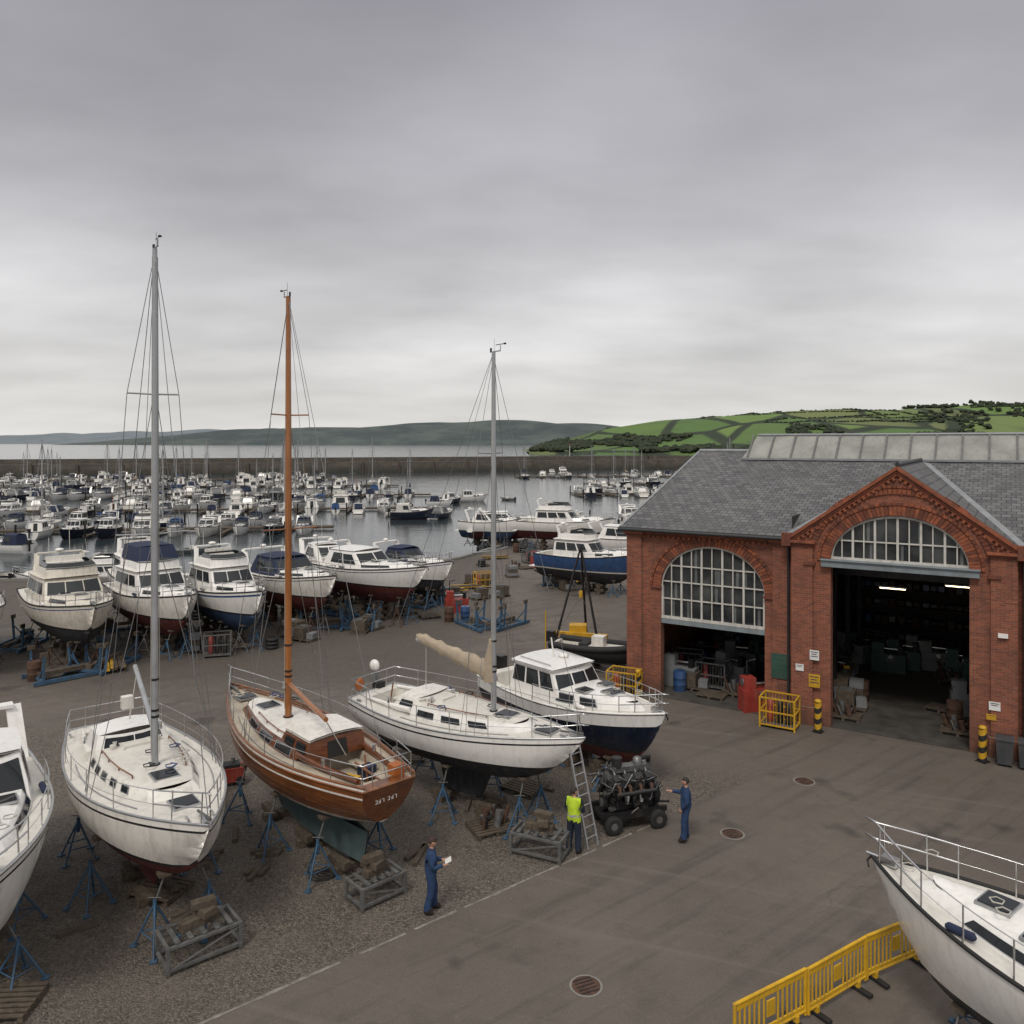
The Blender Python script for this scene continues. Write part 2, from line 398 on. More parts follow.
def motorboat(name,h,loc,rz,style,top,boot,bot,stripe=None,canvas=None,low=False,rub=None,extras=None,railh=.55,wh=1.3,so=.14,sw=.05,wlz=0):
    mb=MB(); cock=(.04,.28,.55,.8)
    h.mesh(mb,top,boot,bot,stripe,deckw if style!='work' else deckg,N=12 if low else 28,cock=cock,rub=rub or black,rubr=.04,so=so,sw=sw,wl=wlz)
    hb=lambda s,f:h.hbs(s)*f
    W=gel3 if top!=gel2 else gel2
    if style in('fly','sport','wheel'):
        s0,s1=.5,.88
        wb=lambda t:hb(lerp(s0,s1,t),.74)*(1-.35*t**2); zb=lambda t:h.zs(lerp(s0,s1,t))-.05
        hh=.42 if style!='sport' else .34
        tr=Cab(mb,h.x(s0),h.x(s1),h.x(s0),h.x(s1)-.5,wb,lambda t:wb(t)*.82,zb,lambda t:zb(t)+hh*(1-.55*t**1.5)+.05,W,bulge=.3,crown=.08)
        if style=='wheel':
            for a,b in ((.05,.3),(.4,.6)): tr.ws(a,b,.3,.8,fr=alu)
        else: tr.ws(.04,.72,.35,.75)
        if not low:
            hatch(mb,h.x(.72),0,zb(.58)+hh*.8+.13,.5); hatch(mb,h.x(.62),.5,zb(.3)+hh+.09,.4); hatch(mb,h.x(.62),-.5,zb(.3)+hh+.09,.4)
            mb.box((h.x(.955),0,h.zs(.955)+.1),(.3,.2,.14),steel); mb.tube([(h.x(.95),0,h.zs(.95)+.1),(h.x(1)+.1,0,h.zs(1)+.03)],.035,steel,6)
            mb.tube([(h.x(1)-.02,0,h.zs(1)+.03),(h.x(1)+.09,0,h.zs(1)-.12),(h.x(1)+.02,.08,h.zs(1)-.2)],.022,blackm,6)
            for k in range(2):
                s=random.uniform(.3,.8); sg=random.choice((-1,1)); p=h.S(s,sg,.1,.16); mb.tube([p+Vector((-.25,0,0)),p+Vector((-.2,0,0)),p+Vector((.2,0,0)),p+Vector((.25,0,0))],[.03,.075,.075,.03],random.choice([canvb,gel3,canvg]),8)
            for k in range(5):
                s=random.uniform(.45,.93); y=random.uniform(-.5,.5)*h.hbs(s)
                mb.tube([(h.x(s)+.12*math.cos(q*1.3),y+.12*math.sin(q*1.3),h.zs(s)+(.1 if s>.88 else .5)) for q in range(7)],.013,rope,4)
    z0=h.zs(.4)
    if style=='fly':
        a,b_=.2,.6; wS=hb(.35,.82)
        sal=Cab(mb,h.x(a),h.x(b_)+.15,h.x(a)+.1,h.x(b_)-.75,lambda t:wS*(1-.12*t**3),lambda t:wS*.88*(1-.12*t**3),lambda t:z0-.05,lambda t:z0+1.2,W,bulge=.3,over=.12,crown=.05)
        for p,q in ((.06,.34),(.38,.64),(.68,.9)): sal.ws(p,q,.42,.85)
        for p,q in ((-.92,-.34),(-.3,.3),(.34,.92)): sal.wf(p,q,.42,.88)
        sal.wf(-.6,.6,.1,.85,aft=True)
        fx0,fx1=h.x(a)+.3,h.x(b_)-.85; zt=z0+1.27
        fb=Cab(mb,fx0,fx1,fx0-.05,fx1-.1,wS*.78,wS*.74,zt-.02,lambda t:zt+.35+.12*t,W,bulge=.4,roof=False)
        mb.grid(lambda u,v:(lerp(fx0,fx1,u),lerp(-.76,.76,v)*wS,zt+.05),2,2,deckg)
        ws=Cab(mb,fx0+1.0,fx1-.05,fx0+1.0,fx1-.35,wS*.74,wS*.66,lambda t:zt+.42,lambda t:zt+.66,glass,bulge=.4,roof=False)
        mb.box(((fx0+fx1)/2-.2,0,zt+.3),(.5,wS*1.1,.5),gel); mb.box(((fx0+fx1)/2-.45,0,zt+.6),(.12,wS*1.1,.45),canvas or gel)
        for sg in (1,-1): mb.beam((fx0+.2,sg*wS*.75,zt),(fx0-.15,sg*wS*.68,zt+.9),.25,.05,W)
        mb.beam((fx0-.15,-wS*.68,zt+.9),(fx0-.15,wS*.68,zt+.9),.25,.06,W)
        mb.ell((fx0-.15,0,zt+1.02),(.22,.22,.09),gel3,10,6); mb.tube([(fx0-.15,.5,zt+.9),(fx0-.3,.5,zt+2.2)],.012,gel,4)
        mb.tube([(fx0-.15,-.5,zt+.9),(fx0-.2,-.5,zt+1.7)],.012,gel,4)
        if canvas:
            Cab(mb,fx0,fx1-.1,fx0+.1,fx1-.5,wS*.76,wS*.66,zt+.45,zt+1.2,canvas,bulge=.3)
    if style=='sport':
        a,b_=.22,.56; wS=hb(.38,.8)
        sal=Cab(mb,h.x(a),h.x(b_)+.2,h.x(a)+.5,h.x(b_)-.85,lambda t:wS*(1-.15*t**3),lambda t:wS*.82*(1-.1*t**3),lambda t:z0-.03,lambda t:z0+1.0,W if not canvas else canvas,bulge=.35,over=.03,crown=.1,roofmat=canvas or W)
        sal.ws(.2,.55,.3,.88);sal.ws(.58,.9,.3,.85)
        for p,q in ((-.94,-.04),(.04,.94)): sal.wf(p,q,.15,.9)
        for sg in (1,-1): mb.beam((h.x(.2),sg*wS*.98,z0),(h.x(.12),sg*wS*.9,z0+1.25),.35,.05,W)
        mb.beam((h.x(.12),-wS*.9,z0+1.25),(h.x(.12),wS*.9,z0+1.25),.35,.08,W); mb.ell((h.x(.12),0,z0+1.4),(.2,.2,.1),gel3,8,5)
        mb.tube([(h.x(.12),.5,z0+1.25),(h.x(.1),.5,z0+2.6)],.01,gel,4)
    if style=='wheel':
        a,b_=.22,.55; wS=hb(.38,.76)
        sal=Cab(mb,h.x(a),h.x(b_),h.x(a)+.12,h.x(b_)-.6,lambda t:wS*(1-.08*t**2),lambda t:wS*.87*(1-.08*t**2),lambda t:z0-.05,lambda t:z0+wh,W,bulge=.22,over=.1,crown=.08)
        for p,q in ((.05,.3),(.36,.62),(.68,.92)): sal.ws(p,q,.46,.84,fr=black)
        for p,q in ((-.94,-.36),(-.3,.3),(.36,.94)): sal.wf(p,q,.45,.88)
        sal.wf(-.3,.3,.05,.85,aft=True)
        mb.tube([(h.x(.36),0,z0+wh),(h.x(.34),0,z0+wh+.8)],.03,gel,6); mb.ell((h.x(.38),.3,z0+wh+.18),(.2,.2,.1),gel3,8,5)
        for sg in(1,-1): mb.tube([(h.x(a)+.2,sg*wS*.7,z0+wh+.13),(h.x(b_)-.8,sg*wS*.7,z0+wh+.13)],.02,steel,5)
    if style=='work':
        a,b_=.52,.74; wS=hb(.6,.6)
        sal=Cab(mb,h.x(a),h.x(b_),h.x(a)+.05,h.x(b_)-.1,wS,wS*.92,z0-.05,z0+1.5,W,bulge=.1,over=.1)
        for p,q in ((.1,.45),(.55,.9)): sal.ws(p,q,.5,.85)
        for p,q in ((-.9,-.05),(.05,.9)): sal.wf(p,q,.5,.85)
        sal.wf(-.4,.3,.05,.85,mat=black,aft=True)
        mb.tube([(h.x(.5),0,z0),(h.x(.48),0,z0+3.2)],.04,orangep,6)
        for i in range(5): mb.box((h.x(.15+.06*i),random.uniform(-.5,.5),z0-.2),(.5,.4,.35),random.choice([blueh,redp,orangep,yelp]),random.random())
        mb.tube([(h.x(.2),-wS,z0+1.1),(h.x(.2),wS,z0+1.1)],.04,steel,6)
        for sg in(1,-1): mb.tube([(h.x(.2),sg*wS,z0),(h.x(.2),sg*wS,z0+1.1)],.04,steel,6)
    if style=='cuddy':
        s0,s1=.45,.86; wb=lambda t:hb(lerp(s0,s1,t),.78)*(1-.35*t**2); zb=lambda t:h.zs(lerp(s0,s1,t))-.05
        tr=Cab(mb,h.x(s0),h.x(s1),h.x(s0),h.x(s1)-.4,wb,lambda t:wb(t)*.8,zb,lambda t:zb(t)+.45*(1-.5*t),W,bulge=.2)
        tr.ws(.1,.6,.3,.75)
        cv=Cab(mb,h.x(.12),h.x(.5),h.x(.16),h.x(.42),lambda t:hb(.3,.8),lambda t:hb(.3,.7),z0,z0+1.15,canvas or canvB,bulge=.2,crown=.15)
        for p,q in ((-.85,-.05),(.05,.85)): cv.wf(p,q,.25,.85)
        cv.ws(.5,.9,.35,.85)
    if style=='open':
        mb.tube([h.S(i/16,1,.05,.05) for i in range(17)],.16,canvas or canvg,8); mb.tube([h.S(i/16,-1,.05,.05) for i in range(17)],.16,canvas or canvg,8)
        mb.box((0,0,z0+.15),(.6,.5,.8),gel); mb.box((-.7,0,z0),(.4,.9,.4),black)
    if style in('work','cuddy','open','wheel') :
        mb.box((h.x(0)-.2,.0,h.fs+.25),(.4,.32,.5),blackm); mb.box((h.x(0)-.22,0,h.fs-.4),(.18,.14,.9),blackm)
    else:
        mb.box((h.x(0)-.25,0,.2),(.5,h.hbs(0)*1.7,.06),W)
    if style not in('open',):
        rails(mb,h,.42,.84,5,ht=railh,mat=steel,r=.016 if not low else .022,lines=(1,) if low else (1,.5),stern=False,bowrail=True)
    if extras: extras(mb,h)
    if name: return mb.build(name,loc,rz)
    return mb

def stands(h,loc,rz,ss,wl,zc=.2,mats=(bluep,)):
    Rm=Matrix.Rotation(rz,3,'Z')
    for s in ss:
        for sg in (1,-1):
            zl=lerp(0,-h.draft,zc)-.05; y=h.hb(s,zl)
            if y<.15: continue
            p=Rm@Vector((h.x(s),sg*y,zl))+Vector(loc); H=p.z
            out=Rm@Vector((0,sg,0)); base=Vector((p.x,p.y,0))+out*.22
            mb=MB(); mt=random.choice(mats); top=p-base; n=3 if random.random()<.5 else 4; a0=random.random()*6
            tz=H*.62; ctr=Vector((0,0,tz))
            mb.tube([(0,0,tz-.3),(0,0,tz+.08)],.045,mt,8)
            mb.tube([ctr,top-Vector((0,0,.06))+Vector((out.x,out.y,0))*.02],.024,galv,8)
            d=.5
            feet=[]
            for k in range(n):
                a=a0+2*pi*k/n; f=Vector((d*math.cos(a),d*math.sin(a),.02)); feet.append(f)
                mb.tube([ctr,f],.026,mt,6); mb.box(f,(.14,.14,.03),mt,a)
            for k in range(n):
                a,b=feet[k].lerp(ctr,.33),feet[(k+1)%n].lerp(ctr,.33); mb.tube([a,b],.017,mt,5)
            mb.box(top+Vector((out.x,out.y,0))*.03-Vector((0,0,.02)),(.26,.26,.06),timber,rz,0,0)
            mb.tube([(-.14,0,tz+.12),(.14,0,tz+.12)],.014,galv,5)
            mb.build('boat_stand',base)
def keelblocks(h,loc,rz,ss,zk,name='keel_block_stack'):
    Rm=Matrix.Rotation(rz,3,'Z')
    for s in ss:
        z=zk(s) if callable(zk) else zk
        p=Rm@Vector((h.x(s),0,0))+Vector(loc); mb=MB(); zz=0;i=0
        H=loc[2]+z
        while zz<H-.03:
            t=min(.2,H-zz)
            if i%2==0: mb.box((0,0,zz+t/2),(.28,.95-.06*i,t-.008),timber,random.uniform(-.06,.06))
            else:
                for q in(-.3,.3): mb.box((0,q,zz+t/2),(.8-.08*i,.2,t-.008),timber,random.uniform(-.06,.06))
            zz+=t;i+=1
        mb.build(name,(p.x,p.y,0),rz+random.uniform(-.1,.1),bevel=.008)
def trestle(loc,rz,w=1.5,d=.8,hh=.75):
    mb=MB()
    for x in(-w/2,w/2):
        for y in(-d/2,d/2):
            mb.box((x,y,hh/2),(.08,.08,hh),galv)
    for z in(.12,hh-.04):
        for y in(-d/2,d/2): mb.box((0,y,z),(w-.08,.07,.07),galv)
        for x in(-w/2,w/2): mb.box((x,0,z),(.07,d-.08,.07),galv)
    for i in range(5): mb.box((-w/2+.2+i*(w-.4)/4,0,hh+.02),(.1,d,.04),galv)
    for y in(-d/2,d/2): mb.beam((-w/2,y,.1),(w/2,y,hh-.1),.04,.04,galv)
    mb.box((0,0,hh+.13),(w*.55,.25,.18),timber,.1); mb.box((.1,0,hh+.3),(.3,.5,.16),timber,.3); mb.box((.1,.02,hh+.45),(.5,.22,.14),timber,-.1)
    mb.build('steel_trestle',loc,rz,bevel=.006)

def head2(b,s): return math.atan2(b[1]-s[1],b[0]-s[0])
def put(bow,stern): 
    return ((bow[0]+stern[0])/2,(bow[1]+stern[1])/2), head2(bow,stern), math.dist(bow,stern)
c,a,L=put((-6.2,16.4),(-11.8,23.3))
h1=Hull(L,3.3,1.0,.93,1.3,.7,tw=.62,m=.42,e=2.0,ks=.1,s0=.6,k=2.6,p=2.5,q=1.6)
def ex1(mb,h,cb):
    z=h.zs(.28)+.3
    Cab(mb,h.x(.2),h.x(.34),h.x(.22),h.x(.31),.95,.8,z-.3,z+.35,gel3,bulge=.25,crown=.12).wf(-.8,.8,.45,.9)
    mb.box((h.x(.02),.5,h.zs(0)+.55),(.25,.3,.35),gel)
loc1=(c[0],c[1],1.85)
sailboat('white_sailing_boat',h1,loc1,a,gel,stripeb,afred,stripeb,deckw,gel,deckw,alud,12.6,xm=.555,rub=alu,th=.34,boomlen=3.1,boomside=.1,boomz=.9,btop=3.0,extras=ex1,trunk=(.3,.74),win='small',frame=alu,mastr=.085,wlz=.12)
stands(h1,loc1,a,(.2,.5,.8),1.85,.3); keelblocks(h1,loc1,a,(.42,.58),-h1.draft-.85); 
trestle((-6.75,17.25,0),a+pi/2,1.5,.8,.6)
c,a,L=put((-9.25,26.2),(-2.95,19.3))
h2=Hull(L,2.95,.95,.85,1.25,.65,tw=.5,m=.45,e=1.9,ks=.05,s0=.6,k=2.4,p=2.2,q=1.5,rt=.3)
def ex2(mb,h,cb):
    z=h.zs(.2)
    for sg in(1,-1): 
        mb.tube([h.S(i/24,sg,.11,.02) for i in range(25)],.035,varn,6)
        mb.grid(lambda u,v:h.S(u,sg,v*.11,0.0),24,1,gel)
        mb.grid(lambda u,v:(h.x(lerp(.05,.3,u)),sg*h.hbs(lerp(.05,.3,u))*.6,z-.02+.24*v),6,1,varnd)
    d=Cab(mb,h.x(.26),h.x(.44),h.x(.27),h.x(.41),lambda t:.84,lambda t:.76,h.zs(.3)+.1,h.zs(.3)+.62,varnd,bulge=.12,roofmat=gel,over=.04)
    d.ws(.12,.45,.35,.8);d.ws(.55,.88,.35,.8);d.wf(-.8,-.1,.3,.8);d.wf(.1,.8,.3,.8);d.wf(-.35,.35,.0,.8,mat=black,aft=True)
    mb.box((h.x(.13),0,z-.38),(1.4,.9,.04),teak)
    mb.tube([(h.x(.03),0,z+.05),(h.x(.16),0.05,z+.2)],.03,varn,6)
    mb.box((h.x(.02),.0,z+.08),(.35,1.2,.05),varn)
    mb.box((h.x(.05),-.5,z+.2),(.3,.3,.25),orangep); mb.box((h.x(.12),.4,z-.1),(.4,.3,.3),yelp,.4); mb.box((h.x(.16),-.3,z-.1),(.3,.4,.25),canvb,.2)
    for k in range(1,5):
        for sg in(1,-1):
            mb.tube([Vector((h.x(i/24),sg*(h.hb(i/24,h.zs(i/24)-.2*k)+.001),h.zs(i/24)-.2*k)) for i in range(1,22)],.006,varnd,4)
    zt_=h.zs(0)-.36; xx=h.x(0,zt_)-.012
    for i,y in enumerate((-.26,-.16,-.06,.1,.2,.29)):   # name on the transom
        mb.box((xx,y,zt_),(.012,.014,.09),gel)
        for dz in ((.038,) if i%3==0 else ((-.038,.0) if i%3==1 else (.038,-.038))): mb.box((xx,y+.028,zt_+dz),(.012,.045,.014),gel)
loc2=(c[0],c[1],1.8)
sailboat('wooden_sailing_yacht',h2,loc2,a,varn,gel,afteal,gel,teak,varnd,gel,mastw,12.2,xm=.56,rub=varn,trans=varnd,keel='long',th=.36,boomlen=3.7,boomz=1.0,boomside=.22,btop=2.3,trunk=(.32,.8),extras=ex2,mastr=.1,frame=alu)
stands(h2,loc2,a,(.2,.42,.68),1.8,.25); keelblocks(h2,loc2,a,(.2,.4,.62),-h2.draft-.75)
trestle((-3.3,19.4,0),a+pi/2,1.2,.7,.55)
c,a,L=put((2.0,21.9),(-4.7,26.8))
h3=Hull(L,3.05,1.0,.92,1.2,.5,tw=.68,m=.4,e=2.0,ks=.1,s0=.6,k=2.5,p=2.5,q=1.7)
def ex3(mb,h,cb):
    x=h.x(0)-.22; z=h.zs(0)
    mb.ell((x,.35,z+.72),(.2,.15,.2),gel3,10,8); mb.box((x+.02,.35,z+.3),(.16,.14,.8),canvg); mb.box((x,.35,z-.3),(.1,.1,.7),canvg); mb.box((x+.2,.35,z+.1),(.3,.3,.2),black)
    Cab(mb,h.x(.22),h.x(.36),h.x(.25),h.x(.33),.9,.75,h.zs(.3)+.1,h.zs(.3)+.5,gel,bulge=.2).ws(.2,.8,.3,.8)
    mb.ell((h.x(.02),-.7,z+.4),(.06,.2,.2),orangep,8,6)
loc3=(c[0],c[1],1.72)
sailboat('white_sailing_sloop',h3,loc3,a,gel3,stripeb,afblack,stripeb,deckw,gel3,deckw,alud,10.7,xm=.62,cover=canvt,rub=alu,th=.36,boomlen=3.1,boomz=1.05,boomside=0,btop=3.0,extras=ex3,trunk=(.32,.78),win='ports',mastr=.085,wlz=.22)
stands(h3,loc3,a,(.2,.5,.78),1.72,.3); keelblocks(h3,loc3,a,(.4,.6),-h3.draft-.85)
trestle((.75,21.45,0),a+.2,1.4,.7,.6)
mb=MB()
for x in(-.2,.2): mb.beam((x,0,0),(x,.8,2.9),.05,.05,alu)
for i in range(1,11): mb.tube([(-.2,.8*i/11,2.9*i/11),(.2,.8*i/11,2.9*i/11)],.018,alu,5)
mb.build('ladder',(2.2,21.75,0),rad(42))
c,a,L=put((4.7,24.5),(-.3,30.6))
h4=Hull(L,3.0,1.15,1.08,1.5,.6,tw=.85,m=.4,e=2.4,ks=.8,s0=.68,k=2.6,p=2.0,q=1.6,flare=.35)
loc4=(c[0],c[1],1.2)
motorboat('motor_cruiser',h4,loc4,a,'wheel',navy,stripeb,afred,gel3,rub=gel3,wh=.98,so=.05,sw=.36,wlz=.1)
stands(h4,loc4,a,(.15,.45,.75),1.2,.4); keelblocks(h4,loc4,a,(.2,.5,.68),-h4.draft)
c,a,L=put((-9.2,14.2),(-14.6,21.1))
h0=Hull(L,3.1,1.3,1.25,1.6,.6,tw=.85,m=.4,e=2.2,ks=.8,s0=.68,k=2.6,p=2.0,q=1.6,flare=.3)
loc0=(c[0],c[1],1.65)
motorboat('motor_cruiser',h0,loc0,a,'sport',gel3,stripeb,afblack,stripeb,rub=steel)
stands(h0,loc0,a,(.2,.5,.75),1.65,.4); keelblocks(h0,loc0,a,(.2,.5,.68),-h0.draft)
c,a,L=put((7.15,15.9),(12.2,9.4))
hR=Hull(L,3.2,1.2,1.15,1.55,.6,tw=.85,m=.4,e=2.3,ks=.8,s0=.68,k=2.8,p=2.0,q=1.6,flare=.35)
locR=(c[0],c[1],1.25)
motorboat('motor_cruiser',hR,locR,a,'sport',gel3,stripeb,afblack,None,rub=black,railh=.65)
stands(hR,locR,a,(.15,.45,.78),1.25,.4); keelblocks(hR,locR,a,(.2,.5,.66),-hR.draft)

row=[((-19.4,37.2),10.0,3.8,'fly',gel2,afblack,stripeB,None,1.8,-50),
 ((-15.9,39.6),9.6,3.5,'fly',gel,afred,None,canvb,1.8,-48),
 ((-12.8,41.0),9.2,3.3,'fly',gel3,afblue,stripeB,None,1.75,-50),
 ((-9.8,44.6),9.8,3.6,'sport',gel,afred,stripeb,canvb,1.95,-46),
 ((-5.0,47.2),10.4,3.7,'sport',gel3,afred,stripeb,None,2.05,-40),
 ((-3.9,52.5),7.5,2.8,'sport',gel3,afblack,stripeB,canvb,1.6,-40)]
for i,(bow,L,B,st,tp,bt,sp,cv,wl,hd) in enumerate(row):
    a=rad(hd); c=(bow[0]-math.cos(a)*L/2,bow[1]-math.sin(a)*L/2)
    h=Hull(L,B,1.2,1.15,1.65,.9,tw=.88,m=.4,e=2.3,ks=.85,s0=.62,k=2.4,p=2.0,q=1.6,flare=.35)
    l=(c[0],c[1],wl)
    motorboat('motor_cruiser',h,l,a,st,tp,stripeb,bt,sp,cv,sw=.05 if i!=2 else .1,wlz=.34)
    stands(h,l,a,(.12,.38,.62,.8),wl,.35,(bluep,bluep,galv,rust)); keelblocks(h,l,a,(.2,.45,.62),-h.draft)
for bow,L,B,st,tp,bt,wl,hd in [((9.3,56.5),8.5,3.0,'fly',blueh,afblack,1.5,-35),((10.3,80),10,3.4,'fly',gel3,afred,1.8,-20),((14,66),9,3,'sport',gel3,afblue,1.7,-30),((3.5,87),8,3,'sport',gel3,afred,1.4,10),((-24.4,36),9,3.2,'sport',gel,afblack,1.7,-55),((-11,53),8,2.9,'sport',gel,afred,1.6,-60),((1.0,84),7,2.7,'sport',gel3,afblue,1.4,-25),((-20.5,46),8.5,3,'fly',gel3,afred,1.6,-55)]:
    a=rad(hd); c=(bow[0]-math.cos(a)*L/2,bow[1]-math.sin(a)*L/2)
    h=Hull(L,B,1.2,1.15,1.65,.75,tw=.88,m=.4,e=2.3,ks=.85,s0=.64,k=2.5,p=2.0,q=1.6,flare=.35)
    l=(c[0],c[1],wl); motorboat('motor_cruiser',h,l,a,st,tp,gel if tp==blueh else stripeb,bt,None,None,wlz=.25); stands(h,l,a,(.15,.5,.75),wl,.4,(bluep,galv)); keelblocks(h,l,a,(.25,.6),-h.draft)

# ------------------------------------------------------------------ moored boats
def mk(kind,top,cv,bt):
    if kind=='sail':
        h=Hull(8.5,2.8,.95,.88,1.2,.45,tw=.62,m=.42,e=2,ks=.1,s0=.6,k=2.5)
        return sailboat(None,h,None,0,top,bt,bt,stripeB,deckw,gel,deckw,alud,11.2,low=True,cover=cv,keel=False,wr=.02,mastr=.075).build('moored_sailing_boat')
    L=dict(fly=9.5,sport=8,cuddy=6.2,work=8,open=5,wheel=7.5)[kind]
    h=Hull(L,L*.34,1.1,1.05,1.5,.5,tw=.88,m=.4,e=2.3,ks=.85,s0=.66,k=2.6,p=2,q=1.6,flare=.3)
    if kind=='open': h=Hull(L,1.9,.45,.42,.6,.25,tw=.9,m=.4,e=2.3,ks=.8,s0=.66,k=2.5)
    return motorboat(None,h,None,0,kind,top,bt,bt,None,cv,low=True).build('moored_motor_boat' if kind!='open' else 'moored_dinghy')
tmpl=[mk('sail',gel3,canvw,afblue),mk('sail',navy,canvb,afred),mk('sail',gel,canvt,afblack),mk('fly',gel3,None,afblack),mk('sport',gel3,canvb,afblue),
      mk('sport',gel,None,afred),mk('cuddy',gel3,canvb,afblack),mk('cuddy',navy,canvw,afred),mk('work',blueh,None,afred),mk('wheel',gel3,None,afblack),
      mk('wheel',navy,None,afred),mk('open',canvg,canvg,afblack),mk('open',black,black,afblack),mk('cuddy',gel3,canvB,afblack),mk('sport',navy,canvg,afred)]
wts=[5,3,3,6,5,7,5,3,3,5,3,3,4,4,4]
WL=-2.0
used=set()
def moor(x,y,a):
    t=random.choices(tmpl,wts)[0]
    if t not in used: used.add(t); t.location=(x,y,WL); t.rotation_euler=(0,0,a); t.scale=(1,)*3; return
    place(t.data,t.name.split('.')[0],(x,y,WL+random.uniform(-.05,.05)),a,sc=random.uniform(.75,1.2))
pont=MB()
def pontoon(x0,y0,x1,y1,dens=.93,gap=4.1,both=True):
    d=Vector((x1-x0,y1-y0,0)); L=d.length; d.normalize(); n=Vector((-d.y,d.x,0)); a=math.atan2(d.y,d.x)
    pont.box(((x0+x1)/2,(y0+y1)/2,WL+.35),(L,2,.3),timber,a)
    k=int(L/gap)
    for i in range(k):
        p=Vector((x0,y0,0))+d*(i+.5)*gap
        for sg in ((1,-1) if both else (1,)):
            if i%2==0:
                q=p-d*gap*.5+n*sg*4.5; pont.box((q.x,q.y,WL+.3),(.6,7,.2),timber,a)
                q=p-d*gap*.5+n*sg*8; pont.tube([(q.x,q.y,WL-1),(q.x,q.y,WL+2.0)],.14,blackm,6)
            if random.random()<dens:
                q=p+n*sg*(5.6+random.uniform(-1.,1.)); moor(q.x,q.y,a+(pi/2 if random.random()<.6 else -pi/2)+random.uniform(-.12,.12))
pontoon(-94,112,-27,121,.8,4.4)
pontoon(-110,146,-14,157,.82,4.4)
pontoon(-150,184,-20,197,.78,4.4)
pontoon(-175,228,-34,240,.7)
pontoon(-200,268,-60,280,.65)
pontoon(16,198,80,206,.75); pontoon(24,246,90,256,.65); pontoon(2,300,110,312,.6)
pontoon(6,122,24,125,.8)
for i in range(7): moor(-64+i*7.2+random.uniform(-.8,.8),72+.1*i,rad(8)+random.choice((0,pi)))
for x,y,a in ((-2,101,.5),(5,108,2.2),(-17,136,.1),(-13,172,1),(-38,95,.4),(-60,95,2.9),(-9,178,.3),(-1,182,2.5),(-19,142,.3),(-12,139,1.2),(-15,166,.1)): moor(x,y,a)
pont.build('floating_pontoon')

# ------------------------------------------------------------------ ground, quay, water
ym,nt,b=nodes('yard_surface')
v=tc(nt); sep=nt.nodes.new('ShaderNodeSeparateXYZ'); nt.links.new(v,sep.inputs[0])
big=noi(nt,v,.16,6,.6); med=noi(nt,v,.9,7,.68); fine=noi(nt,v,38,3,.7); fine2=noi(nt,v,7,5,.75); fine3=noi(nt,v,18,4,.8)
asph=mix(nt,mrange(nt,big,.3,.7,0,1),(.076,.062,.051),(.128,.107,.089))
asph=mix(nt,mrange(nt,med,.48,.7,0,.6),asph,(.053,.044,.037))
asph=mix(nt,mrange(nt,fine,.35,.7,0,.5),asph,(.2,.17,.143))
asph=mix(nt,mrange(nt,fine3,.5,.75,0,.5),asph,(.05,.042,.035))
asph=mix(nt,mrange(nt,fine2,.56,.76,0,.4),asph,(.2,.172,.145))
trk=noi(nt,tc(nt,scale=(.1,1.5,1),rot=rad(-38)),1.3,4,.6)
asph=mix(nt,mrange(nt,trk,.52,.7,0,.5),asph,(.045,.038,.033))
trk2=noi(nt,tc(nt,scale=(.08,2.2,1),rot=rad(20)),1.1,4,.6)
asph=mix(nt,mrange(nt,trk2,.56,.7,0,.35),asph,(.17,.147,.124))
oil=noi(nt,v,.55,3,.4); asph=mix(nt,mrange(nt,oil,.64,.72,0,.65),asph,(.03,.026,.024))
vo=nt.nodes.new('ShaderNodeTexVoronoi'); vo.feature='DISTANCE_TO_EDGE'; vo.inputs['Scale'].default_value=.12
wn=nt.nodes.new('ShaderNodeTexNoise'); wn.inputs['Scale'].default_value=.9; wn.inputs['Detail'].default_value=6; nt.links.new(v,wn.inputs['Vector'])
va=nt.nodes.new('ShaderNodeVectorMath'); va.operation='MULTIPLY_ADD'; nt.links.new(wn.outputs['Color'],va.inputs[0]); va.inputs[1].default_value=(2.2,2.2,0); nt.links.new(v,va.inputs[2]); nt.links.new(va.outputs[0],vo.inputs['Vector'])
ck=math_(nt,'MULTIPLY',mrange(nt,vo.outputs['Distance'],0,.003,.35,0),mrange(nt,big,.45,.6,0,1)); asph=mix(nt,ck,asph,(.035,.03,.027))
vg=nt.nodes.new('ShaderNodeTexVoronoi'); vg.inputs['Scale'].default_value=24; nt.links.new(v,vg.inputs['Vector'])
sg_=nt.nodes.new('ShaderNodeSeparateColor'); nt.links.new(vg.outputs['Color'],sg_.inputs[0])
grav=mix(nt,sg_.outputs[0],(.05,.041,.033),(.28,.238,.195))
grav=mix(nt,mrange(nt,vg.outputs['Distance'],.3,.75,0,.6),grav,(.045,.037,.03))
grav=mix(nt,mrange(nt,big,.35,.65,.0,.45),grav,(.07,.057,.045))
grav=mix(nt,mrange(nt,med,.45,.7,0,.6),grav,(.155,.13,.105))
grav=mix(nt,mrange(nt,fine2,.5,.72,0,.6),grav,(.04,.033,.027))
def line(p,d):
    n=(-d[1],d[0]); c=-(n[0]*p[0]+n[1]*p[1])
    return math_(nt,'ADD',math_(nt,'MULTIPLY_ADD',sep.outputs[0],n[0],c),math_(nt,'MULTIPLY',sep.outputs[1],n[1]))
d1=line((-5.9,15.15),(.782,.623)); d2=line((3.7,27.5),(-.985,.17))
jn=math_(nt,'MULTIPLY_ADD',med,1.6,-.8)
m1=mrange(nt,math_(nt,'MULTIPLY_ADD',jn,.25,d1),-.05,.15,0,1); m2=mrange(nt,math_(nt,'ADD',d2,math_(nt,'MULTIPLY',jn,2.2)),-1,1.2,0,1)
